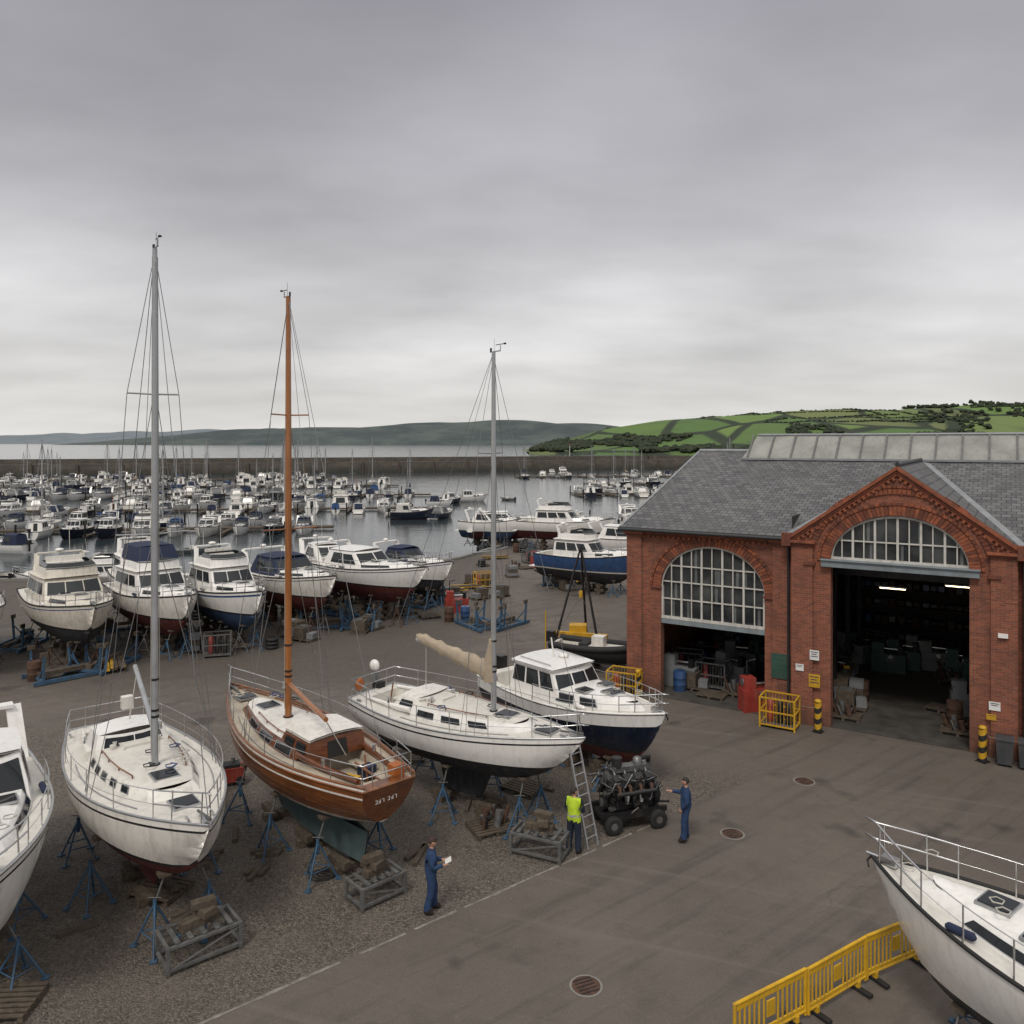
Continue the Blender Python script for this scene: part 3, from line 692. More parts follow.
gm=math_(nt,'MULTIPLY',m1,m2)
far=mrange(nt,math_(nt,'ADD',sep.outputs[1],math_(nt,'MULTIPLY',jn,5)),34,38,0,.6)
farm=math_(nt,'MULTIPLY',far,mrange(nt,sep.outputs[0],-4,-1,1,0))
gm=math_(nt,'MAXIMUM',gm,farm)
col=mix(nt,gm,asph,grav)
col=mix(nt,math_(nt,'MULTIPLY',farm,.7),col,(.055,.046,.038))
nt.links.new(col,b.inputs['Base Color'])
nt.links.new(mrange(nt,med,.3,.7,.5,.95),b.inputs['Roughness'])
hgt=math_(nt,'ADD',math_(nt,'MULTIPLY',fine,.4),math_(nt,'MULTIPLY',gm,math_(nt,'MULTIPLY',vg.outputs['Distance'],-1.8)))
bump(nt,b,hgt,.6,.03)
stone,nt,b=nodes('harbour_stone'); v=tc(nt)
br=nt.nodes.new('ShaderNodeTexBrick'); br.inputs['Scale'].default_value=.8; br.inputs['Color1'].default_value=(.09,.075,.06,1); br.inputs['Color2'].default_value=(.15,.128,.105,1); br.inputs['Mortar'].default_value=(.04,.036,.03,1)
sp=nt.nodes.new('ShaderNodeSeparateXYZ'); cb=nt.nodes.new('ShaderNodeCombineXYZ'); nt.links.new(v,sp.inputs[0]); nt.links.new(sp.outputs[0],cb.inputs[0]); nt.links.new(sp.outputs[2],cb.inputs[1]); nt.links.new(cb.outputs[0],br.inputs['Vector'])
n_=noi(nt,tc(nt,scale=(1,1,2)),.25,6); c_=mix(nt,mrange(nt,n_,.35,.7,0,.7),br.outputs['Color'],(.04,.037,.03))
low_=mrange(nt,sp.outputs[2],-2,1.2,.85,0); c_=mix(nt,low_,c_,(.025,.027,.02)); nt.links.new(c_,b.inputs['Base Color']); b.inputs['Roughness'].default_value=.9

out=[(-120,-30),(-120,52),(-60,62),(-12,66.5),(-5,76),(2,92),(24,100),(60,108),(220,112),(220,-30)]
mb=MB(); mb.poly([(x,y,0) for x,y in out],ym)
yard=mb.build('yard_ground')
mb=MB()
for (x0,y0),(x1,y1) in zip(out[1:-2],out[2:-1]):
    mb.poly([(x0,y0,-.01),(x1,y1,-.01),(x1,y1,-8),(x0,y0,-8)],stone)
    mb.beam((x0,y0,.06),(x1,y1,.06),.5,.28,concrete)
    Lq=math.dist((x0,y0),(x1,y1))
    for i in range(int(Lq/8)):
        t=(i+.5)*8/Lq; p=(lerp(x0,x1,t),lerp(y0,y1,t)); mb.tube([(p[0],p[1],.2),(p[0],p[1],.5),(p[0],p[1],.6)],[.14,.12,.2],blackm,8)
mb.build('quay_wall')
mb=MB(); p0=Vector((-8.5,13.07,.006)); d=Vector((.782,.623,0)); n=Vector((-.623,.782,0))
kl=M('worn_line_paint',(.26,.235,.205),.9,var=.5,scale=5,dirt=.8,dcol=(.1,.085,.07),streak=False)
N=70
vs=[];fs=[]
for i in range(N+1):
    q=p0+d*(i*.23); w=max(.01,.04+.03*noise.noise(q*1.9)); o=.03*noise.noise(q*.6); vs+=[q+n*(o-w),q+n*(o+w)]
for i in range(N): 
    if noise.noise(Vector((i*.31,5,2)))>.45: continue
    fs.append((2*i,2*i+1,2*i+3,2*i+2))
mb.add(vs,fs,kl); mb.build('painted_line')
# manhole covers
for x,y in((6.2,22.5),(1.5,16.2),(9.5,26)):
    mb=MB(); mb.tube([(0,0,.002),(0,0,.012)],.34,concrete,24); mb.tube([(0,0,.012),(0,0,.018)],.29,rust,24)
    for k in range(5): mb.box((0,-.2+.1*k,.02),(.4,.03,.006),blackm)
    mb.build('manhole_cover',(x,y,0),.4)

gst=M('gravel_stone',(.18,.153,.127),.9,var=.6,scale=1.5)
mb=MB()
for i in range(7500):
    x=random.uniform(-18,3); y=random.uniform(11,27)
    dd=-(.623)*(x+5.9)+.782*(y-15.15)
    if dd<.1 and random.random()>math.exp(dd*4): continue
    r=random.uniform(.012,.035); a=random.random()*6
    vs=[(x+r*math.cos(a+k*1.57)*random.uniform(.7,1.2),y+r*math.sin(a+k*1.57)*random.uniform(.7,1.2),0) for k in range(4)]+[(x,y,r*.9)]
    mb.add(vs,[(0,1,4),(1,2,4),(2,3,4),(3,0,4)],gst)
mb.build('gravel')

wm,nt,b=nodes('harbour_water'); b.inputs['Base Color'].default_value=(.035,.045,.05,1); b.inputs['Roughness'].default_value=.1; b.inputs['IOR'].default_value=1.33
v=tc(nt,scale=(1,1.6,1)); bump(nt,b,math_(nt,'ADD',noi(nt,v,.7,5,.6),math_(nt,'MULTIPLY',noi(nt,v,.06,3),2.)),.18,.25)
mb=MB(); W=42000; mb.poly([(-W,-400,WL),(W,-400,WL),(W,W,WL),(-W,W,WL)],wm); mb.build('sea_water')

mb=MB()
pts=[(-420,285),(-220,300),(70,400),(240,430)]
for (x0,y0),(x1,y1) in zip(pts,pts[1:]):
    d=Vector((x1-x0,y1-y0,0)).normalized(); n=Vector((-d.y,d.x,0))
    def P(k,o,z): q=Vector(((x0,y0,z) if k==0 else (x1,y1,z)))+n*o; return q
    for prof in (((-1.2,-4),(0,2.6)),((0,2.6),(5,2.6)),((5,2.6),(5.2,4.6)),((5.2,4.6),(6.6,4.6)),((6.6,4.6),(8,-4))):
        (o0,z0),(o1,z1)=prof; mb.poly([P(0,o0,z0),P(1,o0,z0),P(1,o1,z1),P(0,o1,z1)],stone)
    Lq=math.dist((x0,y0),(x1,y1))
    for i in range(int(Lq/16)):
        q=P(0,-.9,0)+d*(i*16+3); mb.box((q.x,q.y,.3),(.5,.5,5.4),timber)
mb.build('breakwater_wall')
mb=MB(); mb.tube([(0,0,0),(0,0,5.5)],[.16,.1],whitep,8); mb.box((0,0,5.8),(.6,.6,.7),redp)
lt=mb.build('harbour_light_post',(28,388,4.6))
# ------------------------------------------------------------------ hills
hm,nt,b=nodes('headland_fields'); v=tc(nt); 
mp=tc(nt,scale=(1,.5,0),rot=.3)
vo=nt.nodes.new('ShaderNodeTexVoronoi'); vo.inputs['Scale'].default_value=.0085; nt.links.new(mp,vo.inputs['Vector'])
ve=nt.nodes.new('ShaderNodeTexVoronoi'); ve.feature='DISTANCE_TO_EDGE'; ve.inputs['Scale'].default_value=.0085; nt.links.new(mp,ve.inputs['Vector'])
sc_=nt.nodes.new('ShaderNodeSeparateColor'); nt.links.new(vo.outputs['Color'],sc_.inputs[0])
f_=mix(nt,mrange(nt,sc_.outputs[0],.2,.8,0,1),(.075,.14,.035),(.13,.2,.05))
f_=mix(nt,mrange(nt,sc_.outputs[1],.65,.85,0,.6),f_,(.16,.155,.07))
f_=mix(nt,mrange(nt,sc_.outputs[2],.78,.86,0,.7),f_,(.04,.065,.025))
f_=mix(nt,mrange(nt,ve.outputs['Distance'],.025,.05,1,0),f_,(.022,.034,.016))
n2=noi(nt,v,.01,6); f_=mix(nt,mrange(nt,n2,.56,.66,0,.55),f_,(.04,.06,.026)); nt.links.new(f_,b.inputs['Base Color']); b.inputs['Roughness'].default_value=1
prof=[(20,0),(60,10),(110,24),(160,35),(220,43),(300,51),(400,57),(540,62),(768,66),(1100,74),(1500,60)]
def hz(x,y):
    y0=780+max(0,(300-x))*.5
    t=sstep(y0,y0+480,y); foot=sstep(y0,y0+25,y)*5
    k=interp(prof,x-(y-1200)*.08)
    return -3+foot*min(1,k/8)+k*t*(.96+.12*noise.noise(Vector((x*.006,y*.006,0))))+3*noise.noise(Vector((x*.02,y*.02,1)))*t-14*sstep(1500,2000,y)
mb=MB(); mb.grid(lambda u,v:(lerp(20,1500,u),lerp(740,2000,v),hz(lerp(20,1500,u),lerp(740,2000,v))),120,60,hm); mb.build('headland_hill')
fol,nt,b=nodes('distant_foliage'); v=tc(nt); f=noi(nt,v,.06,6); f3=noi(nt,v,.8,3)
c_=mix(nt,mrange(nt,f,.3,.7,0,1),(.024,.034,.02),(.048,.06,.03)); c_=mix(nt,mrange(nt,f3,.4,.7,0,.5),c_,(.02,.027,.018)); nt.links.new(c_,b.inputs['Base Color']); b.inputs['Roughness'].default_value=1
mb=MB()
import itertools
ico=[];t_=(1+5**.5)/2
for a_ in(-1,1):
    for b_ in(-t_,t_): ico+=[(a_,b_,0),(0,a_,b_),(b_,0,a_)]
ico=[Vector(p).normalized() for p in ico]
ed=min((a-b).length for a,b in itertools.combinations(ico,2))*1.05
tri=[t for t in itertools.combinations(range(12),3) if all((ico[i]-ico[j]).length<ed for i,j in itertools.combinations(t,2))]
def clump(x,y,z,r,rz_):
    for k in range(3):
        ox,oy,oz=(random.uniform(-.7,.7)*r,random.uniform(-.5,.5)*r,random.uniform(-.2,.5)*rz_)
        mb.add([(x+ox+p.x*r*random.uniform(.35,.8),y+oy+p.y*r*random.uniform(.5,.8),z+oz+p.z*rz_*random.uniform(.35,.8)) for p in ico],tri,fol)
cnt=0
for i in range(16000):
    x=random.uniform(25,1250); y0=780+max(0,300-x)*.5
    y=y0+random.random()**1.5*500+8
    z=hz(x,y)
    if z<1: continue
    n_=noise.noise(Vector((x*.009,y*.006,3)))+.35*noise.noise(Vector((x*.03,y*.02,7)))
    thr=-.25+(y-y0)/520*1.25-(.12 if x<260 else 0)
    if n_<thr: continue
    cnt+=1
    if cnt>3600: break
    r=random.uniform(3,6); clump(x,y,z+r*.3,r,r*.75)
for k in range(38):
    x=random.uniform(150,1200); y=random.uniform(950,1450); a=random.choice((rad(random.uniform(-12,12)),rad(random.uniform(60,110))))
    n=int(random.uniform(20,60))
    for i in range(n):
        px,py=x+math.cos(a)*i*5,y+math.sin(a)*i*5
        if px>40 and py>840: clump(px,py,hz(px,py)+.4,random.uniform(2.2,3.8),random.uniform(1.2,2.4))
for i in range(1000):
    x=random.uniform(560,1250); y=random.uniform(1000,1300)
    if noise.noise(Vector((x*.01,y*.006,9)))<.0-(x-560)/1500 : continue
    r=random.uniform(3.5,6.5); clump(x,y,hz(x,y)+r*.3,r,r*.85)
mb.build('distant_trees')
def hillrange(name,tab,Y,dep,c1,c2):
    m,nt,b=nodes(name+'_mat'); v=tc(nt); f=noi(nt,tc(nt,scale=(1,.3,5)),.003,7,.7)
    nt.links.new(mix(nt,mrange(nt,f,.42,.6,0,1),c1,c2),b.inputs['Base Color']); b.inputs['Roughness'].default_value=1  # distance haze is painted into these grey-blue base colours
    mb=MB(); x0,x1=tab[0][0],tab[-1][0]
    def fn(u,v):
        x=lerp(x0,x1,u); k=interp(tab,x); w=sstep(0,.55,v)*(1-.6*sstep(.7,1,v))
        return (x,Y+dep*v,-4+k*w+min(k,30)*sstep(0,.04,v)*.6+k*.2*noise.noise(Vector((x*.0022,v*3,0)))*w)
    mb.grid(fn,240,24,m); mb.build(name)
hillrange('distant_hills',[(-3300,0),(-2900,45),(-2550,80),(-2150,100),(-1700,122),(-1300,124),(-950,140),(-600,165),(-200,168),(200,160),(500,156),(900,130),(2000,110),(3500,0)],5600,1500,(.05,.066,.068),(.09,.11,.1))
hillrange('far_hills',[(-12500,0),(-9500,100),(-8000,160),(-6000,200),(-4200,240),(-2500,200),(-1000,60)],12500,2500,(.15,.18,.2),(.18,.205,.22))  # paler base colours: more aerial haze painted in

# ------------------------------------------------------------------ workshop building
E=bpy.data.objects.new('brick_workshop',None); S.collection.objects.link(E)
E.location=(5.2,35.9,0); E.rotation_euler=(0,0,math.atan2(-7.7,12.5))
def brickmat(name,ax,c1=(.30,.09,.045),c2=(.17,.05,.028),mort=(.21,.175,.14)):
    m,nt,b=nodes(name); v=tc(nt); sp=nt.nodes.new('ShaderNodeSeparateXYZ'); nt.links.new(v,sp.inputs[0])
    cb=nt.nodes.new('ShaderNodeCombineXYZ'); nt.links.new(sp.outputs[ax],cb.inputs[0]); nt.links.new(sp.outputs[2],cb.inputs[1])
    br=nt.nodes.new('ShaderNodeTexBrick'); br.inputs['Scale'].default_value=1; br.inputs['Brick Width'].default_value=.235; br.inputs['Row Height'].default_value=.078
    br.inputs['Mortar Size'].default_value=.007; br.inputs['Mortar Smooth'].default_value=.3; br.inputs['Bias'].default_value=-.1
    br.inputs['Color1'].default_value=(*c1,1);br.inputs['Color2'].default_value=(*c2,1);br.inputs['Mortar'].default_value=(*mort,1)
    nt.links.new(cb.outputs[0],br.inputs['Vector'])
    f=noi(nt,v,.9,6,.65); c=mix(nt,mrange(nt,f,.45,.75,0,.6),br.outputs['Color'],(.08,.038,.027))
    f2=noi(nt,v,3.5,5,.7); c=mix(nt,mrange(nt,f2,.58,.78,0,.35),c,(.34,.22,.16))
    f4=noi(nt,tc(nt,scale=(2.5,2.5,.25)),1.1,5,.6); c=mix(nt,mrange(nt,f4,.55,.75,0,.5),c,(.07,.04,.03))
    g=mrange(nt,sp.outputs[2],0,1.1,.5,0); c=mix(nt,g,c,(.06,.045,.035))
    nt.links.new(c,b.inputs['Base Color']); b.inputs['Roughness'].default_value=.88
    bump(nt,b,math_(nt,'MULTIPLY_ADD',br.outputs['Fac'],-1,f2),.5,.012); return m
bx=brickmat('red_brick',0); by=brickmat('red_brick_side',1)
vous=M('arch_brick_a',(.29,.088,.042),.85,var=.5,scale=4,bmp=.3,dirt=.3); vous2=M('arch_brick_b',(.17,.053,.03),.85,var=.5,scale=4,bmp=.3,dirt=.3)
def slt(ax1,ax2,nm):
    m,nt,b=nodes(nm); v=tc(nt); sp=nt.nodes.new('ShaderNodeSeparateXYZ'); nt.links.new(v,sp.inputs[0]); cb=nt.nodes.new('ShaderNodeCombineXYZ')
    nt.links.new(sp.outputs[ax1],cb.inputs[0]);nt.links.new(sp.outputs[ax2],cb.inputs[1])
    br=nt.nodes.new('ShaderNodeTexBrick'); br.inputs['Scale'].default_value=1; br.inputs['Brick Width'].default_value=.34; br.inputs['Row Height'].default_value=.3
    br.inputs['Mortar Size'].default_value=.018; br.inputs['Color1'].default_value=(.07,.07,.074,1);br.inputs['Color2'].default_value=(.15,.148,.148,1);br.inputs['Mortar'].default_value=(.025,.025,.027,1)
    nt.links.new(cb.outputs[0],br.inputs['Vector']); f=noi(nt,v,.7,6,.7); c=mix(nt,mrange(nt,f,.45,.75,0,.5),br.outputs['Color'],(.18,.17,.15))
    f2=noi(nt,v,2.2,5,.7); c=mix(nt,mrange(nt,f2,.55,.75,0,.55),c,(.045,.045,.04))
    f5=noi(nt,v,.35,5,.6); c=mix(nt,mrange(nt,f5,.52,.7,0,.4),c,(.05,.05,.05))
    nt.links.new(c,b.inputs['Base Color']); b.inputs['Roughness'].default_value=.6; bump(nt,b,math_(nt,'MULTIPLY',br.outputs['Fac'],-1),.6,.02); return m
sl1=slt(0,1,'slate_main'); sl2=slt(1,0,'slate_bay')
lead=M('lead_flashing',(.3,.31,.32),.55,.3,var=.25)
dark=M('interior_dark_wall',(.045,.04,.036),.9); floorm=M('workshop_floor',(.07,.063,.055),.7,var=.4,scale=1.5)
winf=M('window_frame_paint',(.6,.58,.53),.5,dirt=.5)
steelp=M('painted_lintel',(.22,.26,.28),.5,dirt=.5)
pipe=M('downpipe_black',(.03,.032,.035),.5)
LEN=27.; DEP=21.4; EZ=7.25; RS=.299
def arch(u,c,hw,zs,rise): 
    t=clamp(1-((u-c)/hw)**2); return zs+rise*math.sqrt(t)
def wall(mb,u0,u1,y,th,ztop,hole,mat):
    cs=[u0,u1]
    if hole:
        c,hw,zs,rise=hole; N=28
        cs+= [c-hw*math.cos(pi*i/N) for i in range(N+1)]
    cs+=[(u0+u1)/2]; cs=sorted(set(round(q,4) for q in cs))
    for a,b_ in zip(cs,cs[1:]):
        inh=hole and a>=hole[0]-hole[1]-1e-3 and b_<=hole[0]+hole[1]+1e-3
        za=arch(a,*hole) if inh else 0; zb=arch(b_,*hole) if inh else 0
        for yy in (y,y+th): mb.poly([(a,yy,za),(b_,yy,zb),(b_,yy,ztop(b_)),(a,yy,ztop(a))],mat)
        if inh: mb.poly([(a,y,za),(b_,y,zb),(b_,y+th,zb),(a,y+th,za)],vous2)
    if hole:
        for q in(hole[0]-hole[1],hole[0]+hole[1]): mb.poly([(q,y,0),(q,y+th,0),(q,y+th,hole[2]),(q,y,hole[2])],by)
def ring(mb,c,hw,zs,rise,t,y,proud,n,legs=0):
    def P(a,o): return (c-(hw+o)*math.cos(a),zs+(rise+o)*math.sin(a))
    for i in range(n):
        a0=pi*(i+.06)/n;a1=pi*(i+.94)/n
        q=[P(a0,0),P(a1,0),P(a1,t),P(a0,t)]; mt=vous if random.random()<.55 else vous2
        vs=[(x,y-proud,z) for x,z in q]+[(x,y+.02,z) for x,z in q]
        mb.add(vs,[(0,1,2,3),(0,4,5,1),(1,5,6,2),(2,6,7,3),(3,7,4,0)],mt)
def archwin(mb,gm_,c,hw,z0,zs,rise,y,nv,hzs,barw=.07):
    N=30; pts=[(c-hw*math.cos(pi*i/N)) for i in range(N+1)]
    us=[c-hw+2*hw*i/nv for i in range(nv+1)]; zz=[z0]+list(hzs)+[zs+rise]
    for i in range(nv):
        for j in range(len(zz)-1):
            t1=random.uniform(-.012,.012); t2=random.uniform(-.012,.012); K=4
            for k in range(K):
                a=lerp(us[i],us[i+1],k/K); b_=lerp(us[i],us[i+1],(k+1)/K)
                za=min(zz[j+1],arch(a,c,hw,zs,rise)); zb=min(zz[j+1],arch(b_,c,hw,zs,rise))
                if max(za,zb)<=zz[j]+.01: continue
                gm_.poly([(a,y+.12+t1,zz[j]),(b_,y+.12+t1*(1-k/K),zz[j]),(b_,y+.12+t2,max(zb,zz[j])),(a,y+.12+t2,max(za,zz[j]))],glassw if random.random()<.9 else glassw2)
    for i in range(1,nv):
        u=c-hw+2*hw*i/nv; t=arch(u,c,hw,zs,rise); mb.box((u,y+.06,(z0+t)/2),(barw*(1.6 if i%2==0 else .8),.07,t-z0),winf)
    for z in hzs:
        w=hw if z<=zs else hw*math.sqrt(max(0,1-((z-zs)/rise)**2)); mb.box((c,y+.07,z),(2*w-.02,.06,barw),winf)
    mb.tube([(p,y+.05,arch(p,c,hw,zs,rise)-.04) for p in pts],.06,winf,6)
    for q in(-1,1): mb.box((c+q*(hw-.04),y+.05,(z0+zs)/2),(.1,.1,zs-z0),winf)
    mb.box((c,y+.04,z0+.03),(2*hw,.16,.1),winf)
def panes(nm,a,b2,r):
    m,nt,b=nodes(nm); v=tc(nt); f=noi(nt,v,1.2,3); nt.links.new(mix(nt,mrange(nt,f,.4,.65,0,1),a,b2),b.inputs['Base Color']); b.inputs['Roughness'].default_value=r; return m
glassw=panes('window_panes',(.02,.023,.025),(.06,.065,.065),.1); glassw2=panes('window_panes_dusty',(.1,.11,.11),(.16,.17,.165),.35)
h1o=(3.8,2.24,4.75,1.85); h2o=(11.0,2.33,6.45,1.85)
PY=-.5
gz=lambda u:7.35+2.75*(1-abs(u-11.0)/3.8)
mb=MB()
wall(mb,0,7.2,0,.4,lambda u:EZ,h1o,bx)
wall(mb,14.8,LEN,0,.4,lambda u:EZ,None,bx)
def bayw():
    cs=[7.2,11.0,14.8]+[11-2.33*math.cos(pi*i/28) for i in range(29)]; cs=sorted(set(round(q,4) for q in cs))
    for a,b_ in zip(cs,cs[1:]):
        inh=a>=11-2.331 and b_<=11+2.331; za=arch(a,*h2o) if inh else 0; zb=arch(b_,*h2o) if inh else 0
        for yy in(PY,PY+.45): mb.poly([(a,yy,za),(b_,yy,zb),(b_,yy,gz(b_)),(a,yy,gz(a))],bx)
        if inh: mb.poly([(a,PY,za),(b_,PY,zb),(b_,PY+.45,zb),(a,PY+.45,za)],vous2)
    for q in(11-2.33,11+2.33): mb.poly([(q,PY,0),(q,PY+.45,0),(q,PY+.45,6.45),(q,PY,6.45)],by)
    for q in(7.2,14.8): mb.poly([(q,PY,0),(q,2,0),(q,2,7.5),(q,PY,7.35)],by)
bayw()
mb.poly([(0,0,0),(0,DEP,0),(0,DEP,EZ),(0,DEP/2,EZ+RS*DEP/2),(0,0,EZ)],by)
mb.poly([(LEN,0,0),(LEN,DEP,0),(LEN,DEP,EZ),(LEN,DEP/2,EZ+RS*DEP/2),(LEN,0,EZ)],by)
mb.poly([(0,DEP,0),(LEN,DEP,0),(LEN,DEP,EZ),(0,DEP,EZ)],bx)
mb.build('walls',parent=E)
mb=MB()
for u0,w,y,zt in ((.35,.7,0,6.9),(6.75,.75,0,6.9),(7.62,.8,PY,7.0),(14.38,.8,PY,7.0),(15.3,.7,0,6.9)):
    mb.box((u0,y-.06,zt/2),(w,.12,zt),bx); mb.box((u0,y-.09,.35),(w+.12,.2,.7),bx); mb.box((u0,y-.1,zt+.04),(w+.14,.22,.1),vous2); mb.box((u0,y-.14,zt+.13),(w+.22,.3,.09),vous)
for k in range(3):
    for (a,b_,y) in ((.72,6.36,0),(15.7,LEN,0)):
        mb.box(((a+b_)/2,y-.03-.035*k,EZ-.28+.085*k),(b_-a,.07+.07*k,.083),vous if k%2 else vous2)
n=24
for i in range(n): mb.box((.8+i*5.5/n,-.05,EZ-.36),(.11,.12,.1),vous)
ring(mb,*h1o,.36,0,.035,52); ring(mb,h1o[0],h1o[1]+.38,h1o[2],h1o[3]+.38,.11,0,.07,40)
ring(mb,*h2o,.36,PY,.035,54); ring(mb,h2o[0],h2o[1]+.38,h2o[2],h2o[3]+.38,.11,PY,.07,44)
ring(mb,11.0,2.95,6.35,2.75,.22,PY,.06,60); ring(mb,11.0,3.18,6.35,2.98,.1,PY,.1,60)
for q in(-1,1): 
    mb.box((11+q*3.1,PY-.09,6.3),(.42,.2,.12),vous2); mb.box((3.8+q*2.45,-.05,4.7),(.5,.12,.1),vous2)
for q in(-1,1):
    for k,(off,w,pr,mt) in enumerate(((-.02,.12,.2,vous),(-.14,.1,.14,vous2),(-.24,.09,.09,vous))):
        p=(11,PY-pr/2,10.1+off); r=(11+q*3.95,PY-pr/2,10.1-2.75*3.95/3.8+off); mb.beam(p,r,pr,w,mt)
    for i in range(22):
        t=(i+.7)/22.5; mb.box((11+q*3.8*t,PY-.05,10.1-2.75*t-.36),(.1,.12,.12),vous,0,0,q*.62)
    mb.box((11+q*3.95,PY-.12,7.2),(.35,.35,.5),vous2)
mb.build('brick_trim',parent=E,bevel=.006)
mb=MB(); gb=MB()
archwin(mb,gb,3.8,2.24,3.35,4.75,1.85,.08,10,(4.2,4.95,5.65),.05)
archwin(mb,gb,11.0,2.33,6.52,6.55,1.72,PY+.1,12,(7.25,),.05)
mb.build('window_frames',parent=E); gb.build('window_glass',parent=E)
mb=MB(); mb.box((11,PY-.08,6.36),(5.3,.3,.26),steelp); mb.box((11,PY-.1,6.5),(5.36,.42,.04),steelp); mb.box((3.8,.2,3.22),(4.48,.3,.22),steelp)
mb.build('steel_lintels',parent=E,bevel=.008)
mb=MB()
def slab(pts,mat,t=.1):
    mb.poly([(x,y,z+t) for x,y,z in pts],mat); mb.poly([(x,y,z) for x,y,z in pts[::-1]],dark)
    for i in range(len(pts)):
        a,b_=pts[i],pts[(i+1)%len(pts)]; mb.poly([a,b_,(b_[0],b_[1],b_[2]+t),(a[0],a[1],a[2]+t)],pipe)
rz_=EZ+RS*DEP/2
slab([(-.25,-.3,EZ-.09),(7.15,-.3,EZ-.09),(7.15,DEP/2,rz_),(-.25,DEP/2,rz_)],sl1)
slab([(7.15,.2,EZ+.06),(14.85,.2,EZ+.06),(14.85,DEP/2,rz_),(7.15,DEP/2,rz_)],sl1)
slab([(14.85,-.3,EZ-.09),(LEN+.2,-.3,EZ-.09),(LEN+.2,DEP/2,rz_),(14.85,DEP/2,rz_)],sl1)
slab([(-.25,DEP+.3,EZ-.09),(LEN+.2,DEP+.3,EZ-.09),(LEN+.2,DEP/2,rz_),(-.25,DEP/2,rz_)],sl1)
bs=2.75/3.8; bz=10.12
yv=lambda du:((bz-bs*du)-(EZ))/RS
for q in(-1,1):
    slab([(11,PY+.05,bz-.05),(11,yv(0)+.3,bz-.05),(11+q*4.1,yv(4.1)+.3,bz-bs*4.1-.05),(11+q*4.1,PY+.05,bz-bs*4.1-.05)],sl2)
mb.build('slate_roofs',parent=E)
mb=MB()
for q in(-1,1): mb.beam((11,yv(0),bz+.1),(11+q*4.05,yv(4.05),bz-bs*4.05+.12),.28,.03,lead)
mb.tube([(11,PY,bz+.08),(11,9.6,bz+.08)],.09,pipe,8); mb.tube([(-.25,DEP/2,rz_+.12),(LEN,DEP/2,rz_+.12)],.1,lead,8)
mb.beam((-.25,-.3,EZ+.02),(-.25,DEP/2,rz_+.11),.12,.04,lead)
mb.build('lead_flashings',parent=E)
mb=MB()
for a,b_ in((-.3,7.1),(14.95,LEN)): mb.tube([(a,-.4,EZ-.08),(b_,-.4,EZ-.08)],.075,pipe,8)
for u,y in((7.02,-.1),(15.0,-.55)): mb.tube([(u,-.4,EZ-.1),(u,y-.1,EZ-.5),(u,y-.1,.1)],.055,pipe,8)
mb.build('gutters_and_downpipes',parent=E)
sky_gl=M('skylight_glazing',(.3,.3,.27),.35,0,var=.35,scale=.8,dirt=.5,dcol=(.14,.14,.12))
mb=MB(); za=rz_-.28; zt=rz_+.95
mb.poly([(2.5,DEP/2-1.5,za-.05),(LEN,DEP/2-1.5,za-.05),(LEN,DEP/2,zt),(3.0,DEP/2,zt)],sky_gl)
mb.poly([(2.5,DEP/2+1.5,za-.05),(LEN,DEP/2+1.5,za-.05),(LEN,DEP/2,zt),(3.0,DEP/2,zt)],sky_gl)
mb.poly([(2.5,DEP/2-1.5,za-.05),(2.5,DEP/2+1.5,za-.05),(3.0,DEP/2,zt)],lead)
u=2.8
while u<LEN: mb.beam((u,DEP/2-1.5,za),(u+.0,DEP/2-.02,zt+.03),.09,.08,galv); u+=1.1
mb.tube([(3,DEP/2,zt+.03),(LEN,DEP/2,zt+.03)],.07,lead,8); mb.beam((2.5,DEP/2-1.55,za),(LEN,DEP/2-1.55,za),.12,.1,lead)
mb.build('ridge_skylight',parent=E)
mb=MB(); mb.poly([(.4,-.45,.012),(LEN-.4,-.45,.012),(LEN-.4,DEP-.3,.012),(.4,DEP-.3,.012)],floorm)
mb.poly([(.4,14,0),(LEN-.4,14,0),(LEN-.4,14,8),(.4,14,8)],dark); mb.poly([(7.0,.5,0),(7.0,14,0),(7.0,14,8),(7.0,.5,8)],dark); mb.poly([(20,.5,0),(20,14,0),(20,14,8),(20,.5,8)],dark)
mb.build('workshop_interior',parent=E)
lampm,nt,b=nodes('tube_light'); b.inputs['Emission Color'].default_value=(1,.82,.55,1); b.inputs['Emission Strength'].default_value=5
mb=MB()
for u,y in((9.8,4.5),(12.2,6.5),(10.2,8.5),(3.4,5),(3.0,10)): mb.tube([(u,y,4.75),(u+1.0,y,4.75)],.025,lampm,6); mb.box((u+.5,y,4.81),(1.1,.14,.06),whitep); mb.tube([(u+.5,y,4.8),(u+.5,y,6)],.01,blackm,4)
mb.build('tube_lights',parent=E)
mb=MB()
for y in(3,6.5,10): mb.box((11,y,5.6),(13,.15,.35),blackm)
for u in(8.2,13.9): 
    for y in(3,6.5,10): mb.box((u,y,2.8),(.2,.2,5.6),blackm)
for u in range(0,6):
    for z in(.6,1.5,2.4,3.3):
        mb.box((7.8+u*1.15,13.3,z),(1.1,.8,.06),rust)
        for k in range(3): mb.box((7.5+u*1.15+.35*k,13.2,z+.22),(.28,.4,random.uniform(.15,.4)),random.choice([canvg,timber,blackm,timber,rust,blackm,blueh]))
mb.build('roof_beams_and_racking',parent=E)
sgn=M('sign_white',(.75,.75,.73),.5); sgb=M('sign_text_dark',(.05,.05,.06),.5)
